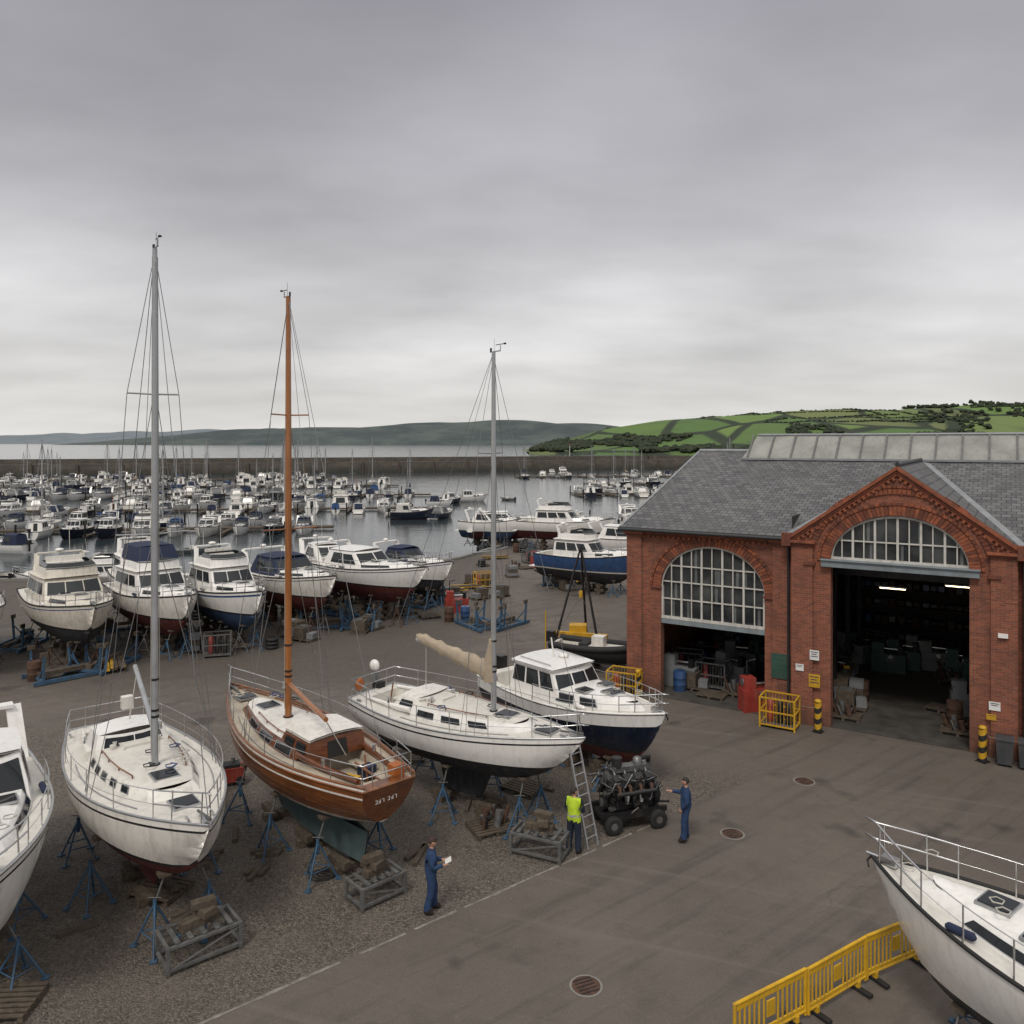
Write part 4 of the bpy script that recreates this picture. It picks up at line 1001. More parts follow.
def sign(u,y,z,w,hh,bg,lines=3,fg=None):
    mb=MB(); mb.box((u,y,z),(w,.03,hh),bg)
    for k in range(lines): mb.box((u-(.04*w if k%2 else 0),y-.018,z+hh*(.32-.22*k)),(w*(.75-.2*(k%2)),.006,hh*.08),fg or sgb)
    mb.build('wall_sign',parent=E,bevel=.004)
sign(6.72,-.16,2.0,.75,1.0,greenp,3,greenp); sign(8.1,PY-.15,1.75,.42,.5,yelp); sign(8.1,PY-.15,2.75,.35,.38,sgn); sign(7.55,PY-.15,2.2,.3,.26,sgn,2); sign(14.1,PY-.15,1.8,.35,.3,sgn,2); sign(14.0,PY-.15,1.4,.3,.2,yelp,1)
mb=MB(); mb.box((14.35,PY-.18,4.3),(.3,.14,.14),gel3); mb.tube([(14.35,PY-.1,4.4),(14.35,PY-.1,4.55)],.02,black,5)
mb.build('wall_lamp',parent=E)

# ------------------------------------------------------------------ props
EA=E.rotation_euler.z
def W(u,y,z=0): return Vector((5.2+u*math.cos(EA)-y*math.sin(EA),35.9+u*math.sin(EA)+y*math.cos(EA),z))
def drum(mt):
    mb=MB(); r=.29; prof=[(0,r*.97),(.02,r),(.28,r),(.3,r*1.04),(.32,r),(.57,r),(.59,r*1.04),(.61,r),(.86,r),(.88,r*.97)]
    mb.tube([(0,0,z) for z,_ in prof],[q for _,q in prof],mt,18); mb.tube([(.12,.1,.88),(.12,.1,.91)],.04,black,8); return mb
def pallet(load=None):
    mb=MB()
    for i in range(7): mb.box((0,-.45+.15*i,.13),(1.2,.1,.022),timber)
    for x in(-.55,0,.55): 
        mb.box((x,0,.06),(.1,1.0,.09),timber)
    if load=='crates':
        for k in range(3):
            for x in(-.3,.3): mb.box((x,0,.28+.27*k),(.55,.8,.25),random.choice([blueh,canvg,canvg,timber,timber]),random.uniform(-.05,.05))
    if load=='boxes':
        mb.box((-.2,0,.45),(.7,.8,.6),timber); mb.box((.35,.1,.3),(.4,.6,.3),canvg,.2); mb.box((-.2,0,.78),(.5,.4,.08),galv)
    if load=='parts':
        for k in range(8): 
            x,y=random.uniform(-.4,.4),random.uniform(-.3,.3); mb.tube([(x,y,.15),(x+random.uniform(-.2,.2),y,.15+random.uniform(.2,.5))],random.uniform(.04,.12),random.choice([rust,galv,blackm,rust]),8)
    if load=='planks':
        for k in range(9): mb.box((random.uniform(-.2,.2),-.35+.17*(k%5),.19+.08*(k//5)),(2.4,.14,.05),yelp if k%4==0 else timber,random.uniform(-.04,.04))
    return mb
def cage(mt=yelp,w=1.3,d=.9,hh=1.15):
    mb=MB()
    for x in(-w/2,w/2):
        for y in(-d/2,d/2): mb.box((x,y,hh/2),(.06,.06,hh),mt)
    for z in(.12,hh*.55,hh):
        for y in(-d/2,d/2): mb.box((0,y,z),(w,.05,.05),mt)
        for x in(-w/2,w/2): mb.box((x,0,z),(.05,d,.05),mt)
    for i in range(1,10):
        x=-w/2+w*i/10
        for y in(-d/2,d/2): mb.tube([(x,y,.12),(x,y,hh)],.01,mt,4)
    mb.box((0,0,.11),(w-.05,d-.05,.03),galv)
    for x in(-.35,0,.35): mb.tube([(x,0,.12),(x,0,.95),(x,0,1.02)],[.13,.13,.04],random.choice([redp,galv,blackm]),10)
    return mb
def tyres():
    mb=MB()
    for k in range(3): mb.tube([(.27*math.cos(a),.27*math.sin(a),.11+.2*k) for a in [2*pi*i/14 for i in range(14)]],.1,black,8,closed=True)
    return mb
def machine(mt):
    mb=MB(); mb.box((0,0,.45),(1.5,.6,.9),mt); mb.box((-.45,0,1.15),(.5,.5,.5),mt); mb.tube([(-.2,0,1.1),(.6,0,1.1)],.05,steel,8); mb.box((.5,0,1.1),(.2,.35,.4),blackm)
    mb.tube([(-.72,0,1.2),(-.66,0,1.2)],.16,steel,12); mb.box((.1,-.32,.7),(.4,.06,.3),galv); mb.tube([(.1,-.4,.8),(.1,-.33,.8)],.1,steel,10); mb.tube([(-.45,.1,1.4),(-.45,.1,2.0),(-.1,0,2.1)],.03,blackm,6)
    return mb
def cradle():
    mb=MB()
    for y in(-.9,.9): mb.beam((-1.6,y,.12),(1.6,y,.12),.12,.16,bluep)
    for x in(-1.2,1.2):
        mb.beam((x,-.9,.14),(x,.9,.14),.12,.12,bluep)
        for y in(-.9,.9): mb.beam((x,y,.15),(x,y*1.1,1.3),.09,.09,bluep); mb.beam((x,y*.3,.2),(x,y*1.05,.9),.05,.05,bluep); mb.box((x,y*1.05,1.38),(.3,.1,.2),timber)
    mb.box((0,0,.3),(2.4,.3,.2),timber); return mb
kit=[('oil_drum',drum(blueh)),('oil_drum',drum(rust)),('oil_drum',drum(redp)),('wooden_pallet',pallet()),('crate_stack',pallet('crates')),('crate_stack',pallet('crates')),('loaded_pallet',pallet('boxes')),('parts_pallet',pallet('parts')),('tyre_stack',tyres()),('steel_cage',cage(galv)),('timber_stack',pallet('planks')),('steel_cage',cage(yelp)),('workshop_lathe',machine(greenp)),('workshop_lathe',machine(canvg)),('red_compressor',machine(redp)),('boat_cradle',cradle())]
kobj=[(n,m.build(n,(0,0,-50))) for n,m in kit]
kfirst=set()
def prop(i,x,y,rz=None,z=0):
    n,o=kobj[i]; rz=random.uniform(0,6) if rz is None else rz
    if i not in kfirst: kfirst.add(i); o.location=(x,y,z); o.rotation_euler=(0,0,rz); return o
    return place(o.data,n,(x,y,z),rz)
spots=[(-27,44),(-24,47),(-22,41),(-20,50),(-18,45),(-16.5,49),(-14,53),(-12,51),(-10.5,56),(-8,55),(-6.5,60),(-4.5,56),(-3,62),(-2.5,57),(-.5,66),(.8,70),(2,74),(3,68),(4.2,72),(4.5,80),(6,82),(0,80),(3.2,62),(5.6,64),(5,60),(-3.2,71),(6.4,70),(7,74),(-11,48),(-7,52),(-1.8,48.5),(-23,37),(-20,39.5),(-17,42),(-14.5,43),(-12,45),(-9,47),(-5,50)]
for i,(x,y) in enumerate(spots):
    for k in range(2): prop(random.choice((1,3,3,4,6,6,7,7,8,9,10,15,15)),x+random.uniform(-.9,.9)+k*1.1,y+random.uniform(-.8,.8))
for x,y in((-1.6,76),(-3.4,60.5),(-4.6,58.8)): prop(10,x,y,.3)
prop(11,-2.2,61,.3); prop(14,2.4,71,.5); prop(14,-3.6,52,.2); prop(0,-2.9,49.6)
for k in range(60):
    u=random.choice((random.uniform(1,6.4),random.uniform(8,14),random.uniform(7.6,9),random.uniform(12.6,17))); y=random.uniform(2.5,12.5)
    if 9.6<u<12.2 and y<9: continue
    p=W(u,y); prop(random.choice((0,1,3,4,6,7,7,8,9,12,12,13,13,13,6)),p.x,p.y,EA+random.uniform(-.3,.3))
for u,y,i in((10.2,10,12),(11.6,10.4,13),(10.9,11.3,13),(12.2,9.6,7)): p=W(u,y); prop(i,p.x,p.y,EA)
p=W(6.95,-1.35); prop(11,p.x,p.y,EA); p=W(.35,-1.2); prop(11,p.x,p.y,EA+.1)
for u,y,i in((5.75,.1,14),(2.1,.9,0),(2.6,1.5,6),(4.4,1.6,7),(1.9,1.6,13),(3.2,2.2,9),(8.95,1.0,7),(9.0,2.3,6),(12.9,1.4,7),(9.2,3.6,1),(3.6,.8,3)): p=W(u,y); prop(i,p.x,p.y,EA+(.7 if i==14 else 0))
def bench():
    mb=MB(); mb.box((0,0,.88),(2.2,.75,.07),timber)
    for x in(-1,1):
        for y in(-.3,.3): mb.box((x,y,.43),(.08,.08,.85),bluep)
    mb.box((0,0,.3),(2,.6,.04),timber); mb.box((.6,0,1.05),(.3,.25,.25),blueh); mb.tube([(.6,-.2,1.05),(.6,.3,1.05)],.04,steel,6)
    for k in range(6): mb.box((random.uniform(-.9,.3),random.uniform(-.2,.2),.98),(.25,.15,.14),random.choice([redp,galv,blackm,yelp]),random.random()*3)
    for k in range(4): mb.box((-.7+.4*k,0,.42),(.3,.4,.22),random.choice([redp,blueh,canvg]),0)
    return mb
for u,y,r in((8.3,5,pi/2),(13.6,4,pi/2),(2,6,0),(5,6.5,0)): p=W(u,y); bench().build('workbench',p,EA+r,bevel=.005)
def bollard(p):
    mb=MB(); n=6
    for k in range(n):
        z0,z1=k*.2,(k+1)*.2; mt=yelp if k%2 else black
        R_=.13
        vs=[];m=16
        for z in(z0,z1):
            for i in range(m): a=2*pi*i/m; vs.append((R_*math.cos(a),R_*math.sin(a),clamp(z+.09*math.cos(a),0,1.2)))
        mb.add(vs,[(i,(i+1)%m,m+(i+1)%m,m+i) for i in range(m)],mt,True)
    mb.ell((0,0,1.17),(.13,.13,.08),yelp,12,6); mb.box((0,0,.02),(.34,.34,.03),blackm); mb.build('hazard_bollard',p,random.random())
for u,y in((.95,-1.1),(8.35,-1.25),(13.75,-1.25)): bollard(W(u,y))
binm=M('bin_plastic',(.05,.055,.06),.6,dirt=.3)
for u in(14.4,15.05):
    mb=MB()
    def f(a,b_): 
        s=.22+.04*b_; x=[-s,s,s,-s,-s][int(round(a*4))]; y=[-s,-s,s,s,-s][int(round(a*4))]; return (x,y,.08+.8*b_)
    mb.grid(f,4,1,binm,False); mb.box((0,0,.91),(.55,.57,.07),binm); mb.tube([(-.25,.26,.93),(.25,.26,.93)],.03,black,6)
    for x in(-.22,.22): mb.tube([(x-.03,.22,.09),(x+.03,.22,.09)],.09,black,10)
    mb.build('wheelie_bin',W(u,-1.2),EA,bevel=.01)
mb=MB()
for x,y in((-1.3,-1.2),(1.3,-1.2),(0,1.6)): mb.tube([(x,y,0),(0,0,5.6)],[.07,.05],blackm,8); mb.box((x,y,.03),(.35,.35,.05),rust)
mb.tube([(0,0,5.5),(0,0,3.2)],.012,wire,5); mb.box((0,0,3.1),(.18,.14,.35),yelp)
for q in(-1,1): mb.tube([(0,0,3.0),(q*1.2,-.2,1.1)],.015,wire,4)
mb.box((0,-.2,1.0),(2.9,.22,.28),yelp); mb.box((0,-.2,.65),(2.2,.9,.08),yelp)
for q in(-1,1): mb.box((q*1.0,-.2,.33),(.12,.8,.62),yelp)
mb.box((-.2,.2,1.3),(.9,.7,.35),yelp,.2); mb.tube([(-1.9,0,0),(-1.9,0,2.1)],.04,yelp,6)
mb.build('lifting_frame',(3.6,41.8,0),-.3,bevel=.01)
hD=Hull(4.6,1.8,.5,.45,.65,.25,tw=.9,m=.4); motorboat('inflatable_dinghy',hD,(4.2,38.6,.7),rad(-25),'open',black,black,black,None,black)
mb=MB(); mb.box((0,0,.4),(3.8,.1,.1),galv); mb.box((-.4,0,.35),(.1,1.7,.1),galv)
for y in(-.9,.9): mb.tube([(-.4,y-.08,.28),(-.4,y+.08,.28)],.28,black,16)
for x in(-1.2,.9): mb.box((x,0,.48),(.1,1.0,.1),timber)
mb.box((2.2,0,.4),(.9,.08,.08),galv); mb.build('boat_trailer',(4.2,38.6,0),rad(-25))

# ------------------------------------------------------------------ diesel engine on trolley
mb=MB(); cast=M('cast_iron_dark',(.045,.045,.047),.55,.5,var=.4,scale=9,dirt=.4,dcol=(.1,.07,.05)); alc=M('cast_alloy',(.24,.24,.24),.45,.7,var=.4,scale=9,dirt=.5,dcol=(.05,.045,.04))
mb.box((0,0,.42),(1.9,.95,.1),blackm)
for y in(-.42,.42): mb.box((0,y,.5),(2.05,.09,.14),blackm)
for x in(-.7,.7):
    for y in(-.52,.52):
        mb.tube([(x,y-.09,.26),(x,y-.07,.26),(x,y+.07,.26),(x,y+.09,.26)],[.2,.26,.26,.2],black,18); mb.tube([(x,y-.1,.26),(x,y+.1,.26)],.1,galv,10)
mb.box((0,0,.78),(1.35,.5,.5),cast); mb.box((0,0,.58),(1.2,.36,.16),cast)
mb.box((0,0,1.12),(1.3,.62,.22),cast)
for q in(-1,1):
    for k in range(4):
        x=-.5+.33*k; mb.box((x,q*.27,1.32),(.28,.28,.26),cast if k%2 else alc,0,q*-.5); mb.box((x,q*.34,1.48),(.24,.22,.07),cast,0,q*-.5)
        mb.tube([(x,q*.4,1.3),(x,q*.52,1.28),(x,q*.56,1.1)],.05,rust,8)
        mb.tube([(x,q*.2,1.5),(x,q*.08,1.62),(x,0,1.6)],.035,alc,8)
    mb.tube([(-.6,q*.57,1.12),(.6,q*.57,1.12),(.75,q*.5,1.3)],.055,cast,10)
mb.box((0,0,1.62),(1.0,.26,.16),alc); mb.tube([(-.35,0,1.66),(-.35,0,1.95)],.15,cast,14); mb.tube([(.3,0,1.66),(.3,0,1.86),(.3,0,1.9)],[.13,.13,.06],alc,14)
mb.tube([(.75,.42,1.45),(.75,.18,1.45)],[.18,.14],alc,14); mb.tube([(.78,.3,1.45),(.78,.2,1.75),(.5,.1,1.8),(.3,0,1.8)],.065,black,10)
for (y,z,r) in((0,.72,.2),(.2,1.1,.11),(-.22,1.05,.12),(0,1.35,.15)): mb.tube([(-.7,y,z),(-.82,y,z)],r,cast,18); mb.tube([(-.82,y,z),(-.84,y,z)],r*.6,galv,14)
mb.tube([(-.78,.2,.72),(-.78,.31,1.1),(-.78,.1,1.48),(-.78,-.1,1.48),(-.78,-.34,1.05),(-.78,-.2,.72)],.018,black,5,closed=True)
mb.tube([(-.5,.36,.95),(-.75,.36,.95)],.11,alc,12); mb.tube([(.7,0,.85),(.86,0,.85)],.36,cast,24); mb.tube([(.86,0,.85),(.95,0,.85)],.24,alc,20)
for k in range(4): mb.tube([(-.4+.22*k,-.34,.75),(-.4+.22*k,-.36,.95)],.055,random.choice([whitep,blackm,galv]),10)
for k in range(56):
    x=random.uniform(-.75,.75); q=random.choice((-1,1)); z=random.uniform(.6,1.5)
    mb.tube([(x,q*.33,z),(x+random.uniform(-.15,.15),q*.5,z+random.uniform(-.1,.2)),(x+random.uniform(-.35,.35),q*.42,z+random.uniform(-.3,.35))],random.uniform(.012,.03),random.choice([black,blackm,galv,alc,black,alc]),6)
for k in range(44): mb.box((random.uniform(-.7,.7),random.choice((-1,1))*random.uniform(.3,.45),random.uniform(.6,1.4)),(random.uniform(.06,.2),.12,random.uniform(.06,.18)),random.choice([cast,alc,blackm,blackm]),0,0,random.uniform(-.3,.3))
mb.tube([(1.0,0,.5),(1.35,0,.45)],.03,blackm,6)
mb.build('marine_diesel_engine_on_trolley',(3.35,23.15,0),rad(18),bevel=.008)

# ------------------------------------------------------------------ yellow barriers
bp=[(3.95,14.25),(5.6,15.25),(7.2,16.2),(8.8,17.1)]
for (x0,y0),(x1,y1) in zip(bp,bp[1:]):
    L=math.dist((x0,y0),(x1,y1))-.06; a=math.atan2(y1-y0,x1-x0); mb=MB()
    for z in(.2,.98): mb.tube([(-L/2,0,z),(L/2,0,z)],.035,yelpl,8)
    for x in(-L/2,L/2): mb.tube([(x,0,.12),(x,0,1.0)],.035,yelpl,8)
    mb.box((0,0,.9),(L-.08,.035,.1),yelpl); mb.box((0,0,.26),(L-.08,.035,.09),yelpl); 
    n=15
    for i in range(1,n): 
        if i in(7,8): continue
        mb.box((-L/2+L*i/n,0,.58),(.035,.03,.56),yelpl)
    mb.box((0,0,.6),(.22,.03,.3),yelpl)
    for x in(-L/2+.25,L/2-.25): mb.box((x,0,.05),(.12,.62,.06),black); mb.box((x,0,.13),(.08,.1,.14),yelpl)
    mb.build('pedestrian_barrier',((x0+x1)/2,(y0+y1)/2,0),a+random.uniform(-.05,.05),bevel=.008)

# ------------------------------------------------------------------ people
skin=M('skin',(.45,.25,.17),.5,var=.15,scale=10); hairm=M('hair_brown',(.05,.03,.02),.8,var=.4,scale=30); hairg=M('hair_dark',(.03,.025,.02),.8)
cov=M('coverall_blue',(.02,.05,.125),.85,var=.45,scale=7,bmp=.4,bs=14); nav=M('trousers_navy',(.014,.022,.045),.85,var=.35,scale=7,bmp=.4,bs=14)
hiv=M('hi_vis_yellow',(.5,.68,.03),.7,var=.25,scale=7,bmp=.3,bs=14); refl=M('reflective_tape',(.6,.6,.58),.3,.4); boot=M('work_boot',(.02,.016,.013),.6)
eyew=M('eye_white',(.7,.7,.68),.2); lipm=M('lips',(.3,.12,.09),.5)
def hand(mb,w,d,up,side,curl=.5):
    w=Vector(w);d=Vector(d).normalized();up=Vector(up); up=(up-d*up.dot(d)).normalized(); sd=d.cross(up)*side
    def f(u,v):
        a=v*2*pi; ww=[.026,.038,.042,.040][int(round(u*3))]; tt=[.02,.017,.015,.011][int(round(u*3))]
        return w+d*(u*.095-.01)+sd*ww*math.cos(a)+up*tt*math.sin(a)
    mb.grid(f,3,10,skin); mb.poly([f(1,i/10) for i in range(10)],skin)
    for k,(o,L) in enumerate(((.03,.075),(.011,.085),(-.01,.08),(-.03,.062))):
        p=w+d*.085+sd*o; pts=[p]; ang=0
        for j,fr in enumerate((.42,.33,.25)):
            ang+=curl*(.5+.25*j); p=p+(d*math.cos(ang)-up*math.sin(ang))*L*fr; pts.append(p)
        mb.tube(pts,[.0095,.009,.008,.006],skin,6)
    p=w+d*.02+sd*.035; mb.tube([p,p+sd*.028+d*.03-up*.01,p+sd*.036+d*.06-up*.025,p+sd*.03+d*.08-up*.035],[.013,.011,.0095,.007],skin,6)
def person(name,loc,rz,J,top,legs,hair,vest=False,headyaw=0,headpitch=0,hands=((0,0,-1),(0,0,-1)),prop_=None,curl=(.5,.5)):
    V=dict(pelvis=(0,0,.96),spine=(.0,0,1.12),chest=(.01,0,1.32),neck=(0,0,1.47),skull=(.015,0,1.58),
      lsh=(0,.185,1.42),rsh=(0,-.185,1.42),lel=(0,.24,1.13),rel=(0,-.24,1.13),lwr=(.03,.26,.87),rwr=(.03,-.26,.87),
      lhip=(0,.095,.9),rhip=(0,-.095,.9),lkn=(.02,.11,.5),rkn=(.02,-.11,.5),lan=(-.02,.12,.1),ran=(-.02,-.12,.1),lto=(.16,.15,.045),rto=(.16,-.15,.045),lhe=(-.07,.115,.045),rhe=(-.07,-.115,.045))
    V.update(J); names=list(V)
    Rr=dict(pelvis=(.19,.15),spine=(.185,.15),chest=(.205,.16),neck=(.068,.068),skull=(.05,.05),lsh=(.095,.095),lel=(.068,.068),lwr=(.045,.045),lhip=(.12,.125),lkn=(.094,.094),lan=(.078,.078),lto=(.05,.044),lhe=(.05,.05))
    Eg=[('pelvis','spine','T'),('spine','chest','T'),('chest','neck','T'),('neck','skull','S'),('chest','lsh','A'),('chest','rsh','A'),('lsh','lel','A'),('rsh','rel','A'),('lel','lwr','A'),('rel','rwr','A'),
        ('pelvis','lhip','L'),('pelvis','rhip','L'),('lhip','lkn','L'),('rhip','rkn','L'),('lkn','lan','L'),('rkn','ran','L'),('lan','lto','B'),('ran','rto','B'),('lan','lhe','B'),('ran','rhe','B')]
    me=bpy.data.meshes.new('tmp'); me.from_pydata([V[n] for n in names],[(names.index(a),names.index(b)) for a,b,_ in Eg],[])
    ob=bpy.data.objects.new('tmp',me); S.collection.objects.link(ob); ob.modifiers.new('s','SKIN'); sd=ob.modifiers.new('ss','SUBSURF'); sd.levels=2
    for i,n in enumerate(names):
        k='l'+n[1:] if n[0]=='r' and ('l'+n[1:]) in Rr else n
        me.skin_vertices[0].data[i].radius=Rr[k]; me.skin_vertices[0].data[i].use_root=(i==0)
    dg=bpy.context.evaluated_depsgraph_get(); dg.update(); m2=bpy.data.meshes.new_from_object(ob.evaluated_get(dg))
    mb=MB(); mt=dict(T=top,A=nav if vest else top,L=legs,S=skin,B=boot)
    vs=[v.co.copy() for v in m2.vertices]
    for i,v in enumerate(vs):
        dd=noise.noise(v*14)*.012; vs[i]=v+Vector((dd,dd,0))
    mb.v+=vs
    segs=[(Vector(V[a]),Vector(V[b]),l) for a,b,l in Eg]
    for p in m2.polygons:
        c=p.center; best=None
        for a,b_,l in segs:
            t=clamp((c-a).dot(b_-a)/(b_-a).length_squared); dd=(c-(a+(b_-a)*t)).length
            if best is None or dd<best[0]: best=(dd,l)
        l=best[1]; m=mt[l]
        if l=='S' and c.z<V['neck'][2]+.035: m=top
        if vest and l in'TAL' and abs(c.y)<.22:
            if c.z>.9 and (l!='A' or abs(c.y)<.2): m=hiv
            if m is hiv and (1.02<c.z<1.07 or 1.2<c.z<1.245): m=refl
        mb.f.append(tuple(p.vertices)); mb.m.append(mb.mi(m)); mb.sm.append(True)
    bpy.data.objects.remove(ob)
    sk=Vector(V['skull']); T=Matrix.Translation(sk+Vector((.0,0,.06)))@Matrix.Rotation(headyaw,4,'Z')@Matrix.Rotation(headpitch,4,'Y')
    mb.T=T
    def hf(p):
        z=p.z/.118; x=p.x;y=p.y
        if z<0: y*=1-.28*z*z; x*=(1-.12*z*z); x+=.012*(-z)
        if x>0:
            nz=math.exp(-((z+.12)/.22)**2)*math.exp(-(y/.014)**2); x+=.022*nz
            x-=.008*(math.exp(-((z-.05)/.12)**2))*(math.exp(-((abs(y)-.03)/.014)**2)); x+=.006*math.exp(-((z-.25)/.1)**2); x+=.006*math.exp(-((z+.75)/.15)**2)*math.exp(-(y/.02)**2)
        else: x*=1.05
        return Vector((x,y,p.z))
    mb.ell((0,0,0),(.095,.075,.118),skin,32,24,hf)
    for q in(-1,1):
        mb.ell((.078,q*.03,.005),(.011,.014,.009),eyew,8,6); mb.ell((.087,q*.03,.005),(.004,.006,.006),black,6,4); mb.ell((-.005,q*.078,-.005),(.018,.008,.03),skin,8,6)
        mb.tube([(.09,q*.018,.03),(.088,q*.042,.03)],.004,hair,5)
    mb.tube([(.088,-.022,-.065),(.095,0,-.063),(.088,.022,-.065)],.005,lipm,5)
    def hr(p):
        z=p.z/.13; q=Vector((p.x,p.y,p.z)); 
        if z<.25 and p.x>-.01: q=q*.82
        if z<-.45: q=q*.8
        return q+p.normalized()*.004*noise.noise(p*60) if p.length>0 else q
    mb.ell((-.008,0,.012),(.103,.083,.122),hair,24,18,hr)
    mb.T=Matrix()
    for i,(wn,en) in enumerate((('lwr','lel'),('rwr','rel'))):
        d=(Vector(V[wn])-Vector(V[en])).normalized(); d=(d+Vector(hands[i])*.8).normalized()
        palm=Vector((0,1 if i==0 else -1,0)) if abs(d.z)>.7 else Vector((0,0,1))
        hand(mb,V[wn],d,palm,1 if i==0 else -1,curl[i])
        c0=Vector(V[wn]); dd=(Vector(V[en])-c0).normalized(); mb.tube([c0+dd*.015,c0+dd*.05],[.048,.052],mt['A'],10,cap=False)
    if prop_: prop_(mb,V)
    return mb.build(name,loc,rz)
def G(x,y): Y=8800/(y-443); return ((x-512)/800*Y,Y,0)
def papers(mb,V):
    mb.box((.40,0,1.185),(.16,.23,.010),whitep,0,0,-.45)
    mb.box((.397,0,1.177),(.175,.245,.005),timber,0,0,-.45)
person('man_in_blue_overalls',G(431,912),rad(8),dict(lel=(.02,.25,1.13),lwr=(.27,.14,1.15),rel=(.01,-.25,1.13),rwr=(.27,-.14,1.15),lkn=(.09,.1,.5),lan=(.06,.11,.1),lto=(.24,.13,.045),lhe=(.01,.11,.045),rkn=(-.0,-.1,.5),ran=(-.12,-.11,.1),rto=(.06,-.13,.045),rhe=(-.17,-.11,.045),skull=(.03,0,1.575)),cov,cov,hairm,headpitch=.4,hands=((1,-.3,0),(1,.3,0)),prop_=papers,curl=(.3,.3))
person('man_in_hi_vis_vest',G(574,853),rad(62),dict(lel=(.06,.25,1.14),lwr=(.25,.12,1.08),rel=(.04,-.25,1.14),rwr=(.27,-.1,1.1),lkn=(.02,.12,.5),lan=(-.02,.15,.1),lto=(.15,.19,.045),lhe=(-.07,.14,.045)),hiv,nav,hairg,vest=True,headyaw=-.5,headpitch=.1,hands=((1,-.6,0),(1,.6,0)),curl=(.9,.9))
person('man_in_blue_overalls',G(686,841),rad(168),dict(rel=(.14,-.27,1.22),rwr=(.38,-.2,1.27),lel=(-.03,.25,1.14),lwr=(.12,.2,.95),lkn=(.06,.1,.5),lan=(.05,.12,.1),lto=(.22,.14,.045),lhe=(0,.12,.045)),cov,cov,hairg,headyaw=0,headpitch=.1,hands=((0,0,-1),(1,0,0)),curl=(.8,.15))

# ------------------------------------------------------------------ foreground clutter by the boats
for x,y,i in ((-9.9,15.6,3),(-8.6,19.6,3),(-.6,22.8,7),(-7.6,27.6,1),(-3.6,27.9,3),(-11.5,26.5,3),(-10.6,25.2,6),(.4,25.4,3)): prop(i,x,y)
mb=MB()
pts=[(-4.9+.3*math.cos(t*.9)+.012*t,20.2+.22*math.sin(t*.9)+.01*t,.025+.002*t) for t in range(30)]
mb.tube(pts,.014,black,6); mb.build('coiled_hose')
mb=MB(); mb.box((0,0,.35),(.9,.5,.45),redp); mb.box((0,0,.62),(.6,.4,.12),black); mb.tube([(-.5,-.25,.9),(-.5,.25,.9)],.02,steel,6)
for y in(-.25,.25): mb.tube([(-.45,y,.3),(-.5,y,.9)],.02,steel,6); mb.tube([(.3,y-.04,.15),(.3,y+.04,.15)],.15,black,12)
mb.tube([(.1,0,.7),(.1,0,.85)],.06,galv,8); mb.build('portable_generator',(-9.1,25.8,0),.4,bevel=.01)
for k in range(22):
    x=random.uniform(-11,2); y=random.uniform(17.5,26)
    if -.623*(x+5.9)+.782*(y-15.15)<.8: continue
    mb=MB(); n_=random.randint(1,3)
    for j in range(n_): mb.box((random.uniform(-.1,.1),.16*j,.05+.0*j),(random.uniform(.4,1.1),.14,.09),timber,random.uniform(-.3,.3))
    mb.build('timber_offcut',(x,y,0),random.uniform(0,3),bevel=.006)

# ------------------------------------------------------------------ world, sun, camera
w=bpy.data.worlds.new('World'); S.world=w; w.use_nodes=True; nt=w.node_tree; bg=nt.nodes['Background']
SE,SR=rad(52),rad(200)
sk=nt.nodes.new('ShaderNodeTexSky'); sk.sky_type='NISHITA'; sk.sun_disc=False; sk.sun_elevation=SE; sk.sun_rotation=SR
t=nt.nodes.new('ShaderNodeTexCoord'); sp=nt.nodes.new('ShaderNodeSeparateXYZ'); nt.links.new(t.outputs['Generated'],sp.inputs[0])
den=math_(nt,'MAXIMUM',math_(nt,'ADD',sp.outputs[2],.16),.05)
cb=nt.nodes.new('ShaderNodeCombineXYZ'); nt.links.new(math_(nt,'DIVIDE',sp.outputs[0],den),cb.inputs[0]); nt.links.new(math_(nt,'MULTIPLY',math_(nt,'DIVIDE',sp.outputs[1],den),1.3),cb.inputs[1])
n1=noi(nt,cb.outputs[0],.8,6,.5); n2=noi(nt,cb.outputs[0],.35,3,.5)
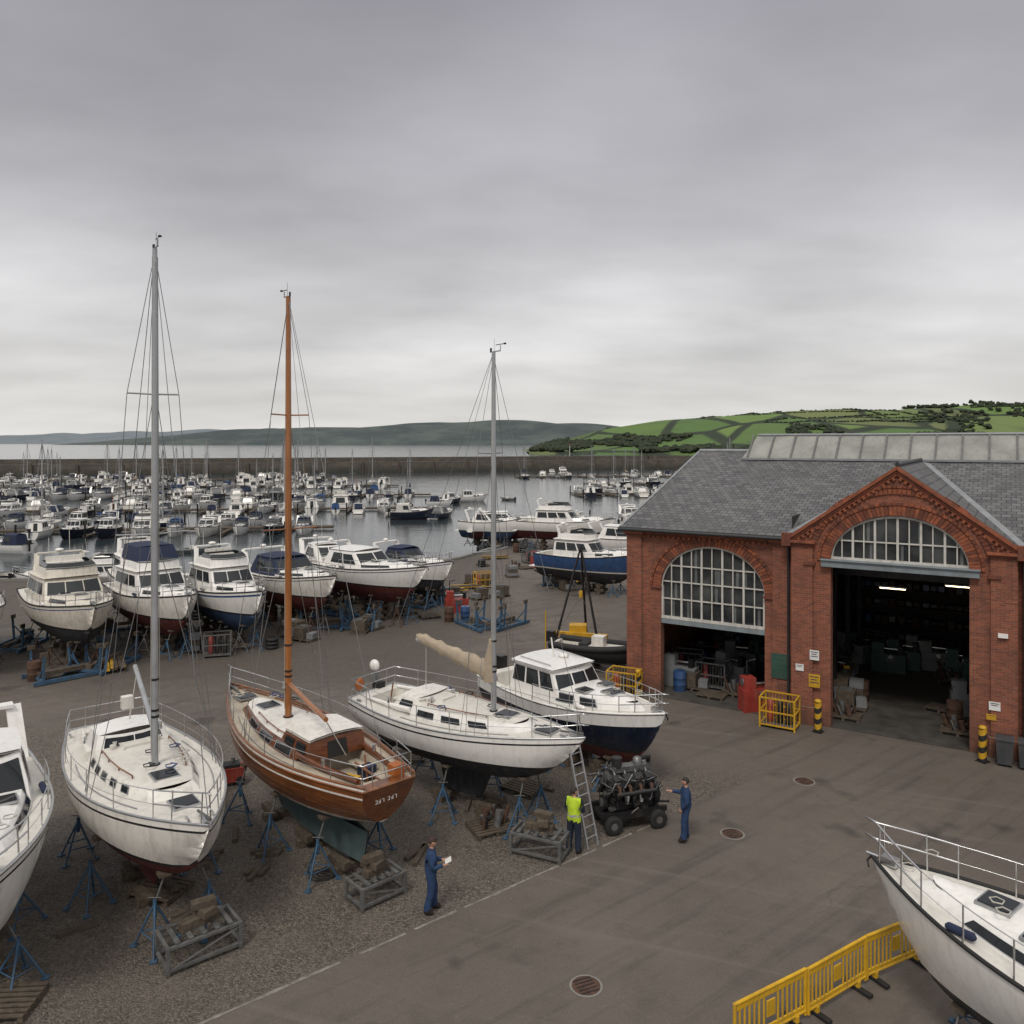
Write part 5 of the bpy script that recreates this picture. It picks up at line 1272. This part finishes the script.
rp=nt.nodes.new('ShaderNodeValToRGB'); nt.links.new(sp.outputs[2],rp.inputs[0]); el=rp.color_ramp.elements
el[0].position=0; el[0].color=(.78,.76,.735,1); el[1].position=1; el[1].color=(1,.99,.97,1)
for p,c in((.05,(.76,.745,.725)),(.12,(.72,.705,.70)),(.2,(.63,.62,.63)),(.3,(.53,.52,.545)),(.40,(.44,.43,.46)),(.5,(.37,.36,.395)),(.62,(.6,.59,.6)),(.8,(1,.99,.97))):
    e=el.new(p); e.color=(*c,1)
cl=math_(nt,'MULTIPLY',mrange(nt,n1,.3,.7,.77,1.18),mrange(nt,n2,.35,.65,.76,1.2))
cl=math_(nt,'ADD',math_(nt,'MULTIPLY',cl,mrange(nt,sp.outputs[2],.0,.12,.3,1)),mrange(nt,sp.outputs[2],.0,.12,.68,0))
vm=nt.nodes.new('ShaderNodeVectorMath'); vm.operation='SCALE'; nt.links.new(rp.outputs[0],vm.inputs[0]); nt.links.new(math_(nt,'MULTIPLY',cl,10.),vm.inputs['Scale'])
mx=mix(nt,.95,sk.outputs[0],vm.outputs[0]); nt.links.new(mx,bg.inputs[0]); bg.inputs[1].default_value=.1
sl=bpy.data.lights.new('sun','SUN'); sl.energy=1.5; sl.angle=rad(14); sl.color=(1,.94,.86); so=bpy.data.objects.new('sun',sl); S.collection.objects.link(so)
sd=Vector((math.sin(SR)*math.cos(SE),math.cos(SR)*math.cos(SE),math.sin(SE)))
so.rotation_euler=sd.to_track_quat('Z','Y').to_euler()
cam=bpy.data.cameras.new('camera'); co=bpy.data.objects.new('camera',cam); S.collection.objects.link(co); S.camera=co
co.location=(0,0,11); co.rotation_euler=(rad(90),0,0); cam.lens=36*800/1024; cam.sensor_width=36; cam.shift_y=-(512-443)/1024; cam.clip_end=60000; cam.clip_start=.1
S.view_settings.view_transform='Standard'; S.view_settings.look='None'; S.view_settings.exposure=0
for n,o in kobj:
    if o.location.z<-40: bpy.data.objects.remove(o)
for t_ in tmpl:
    if t_ not in used: bpy.data.objects.remove(t_)
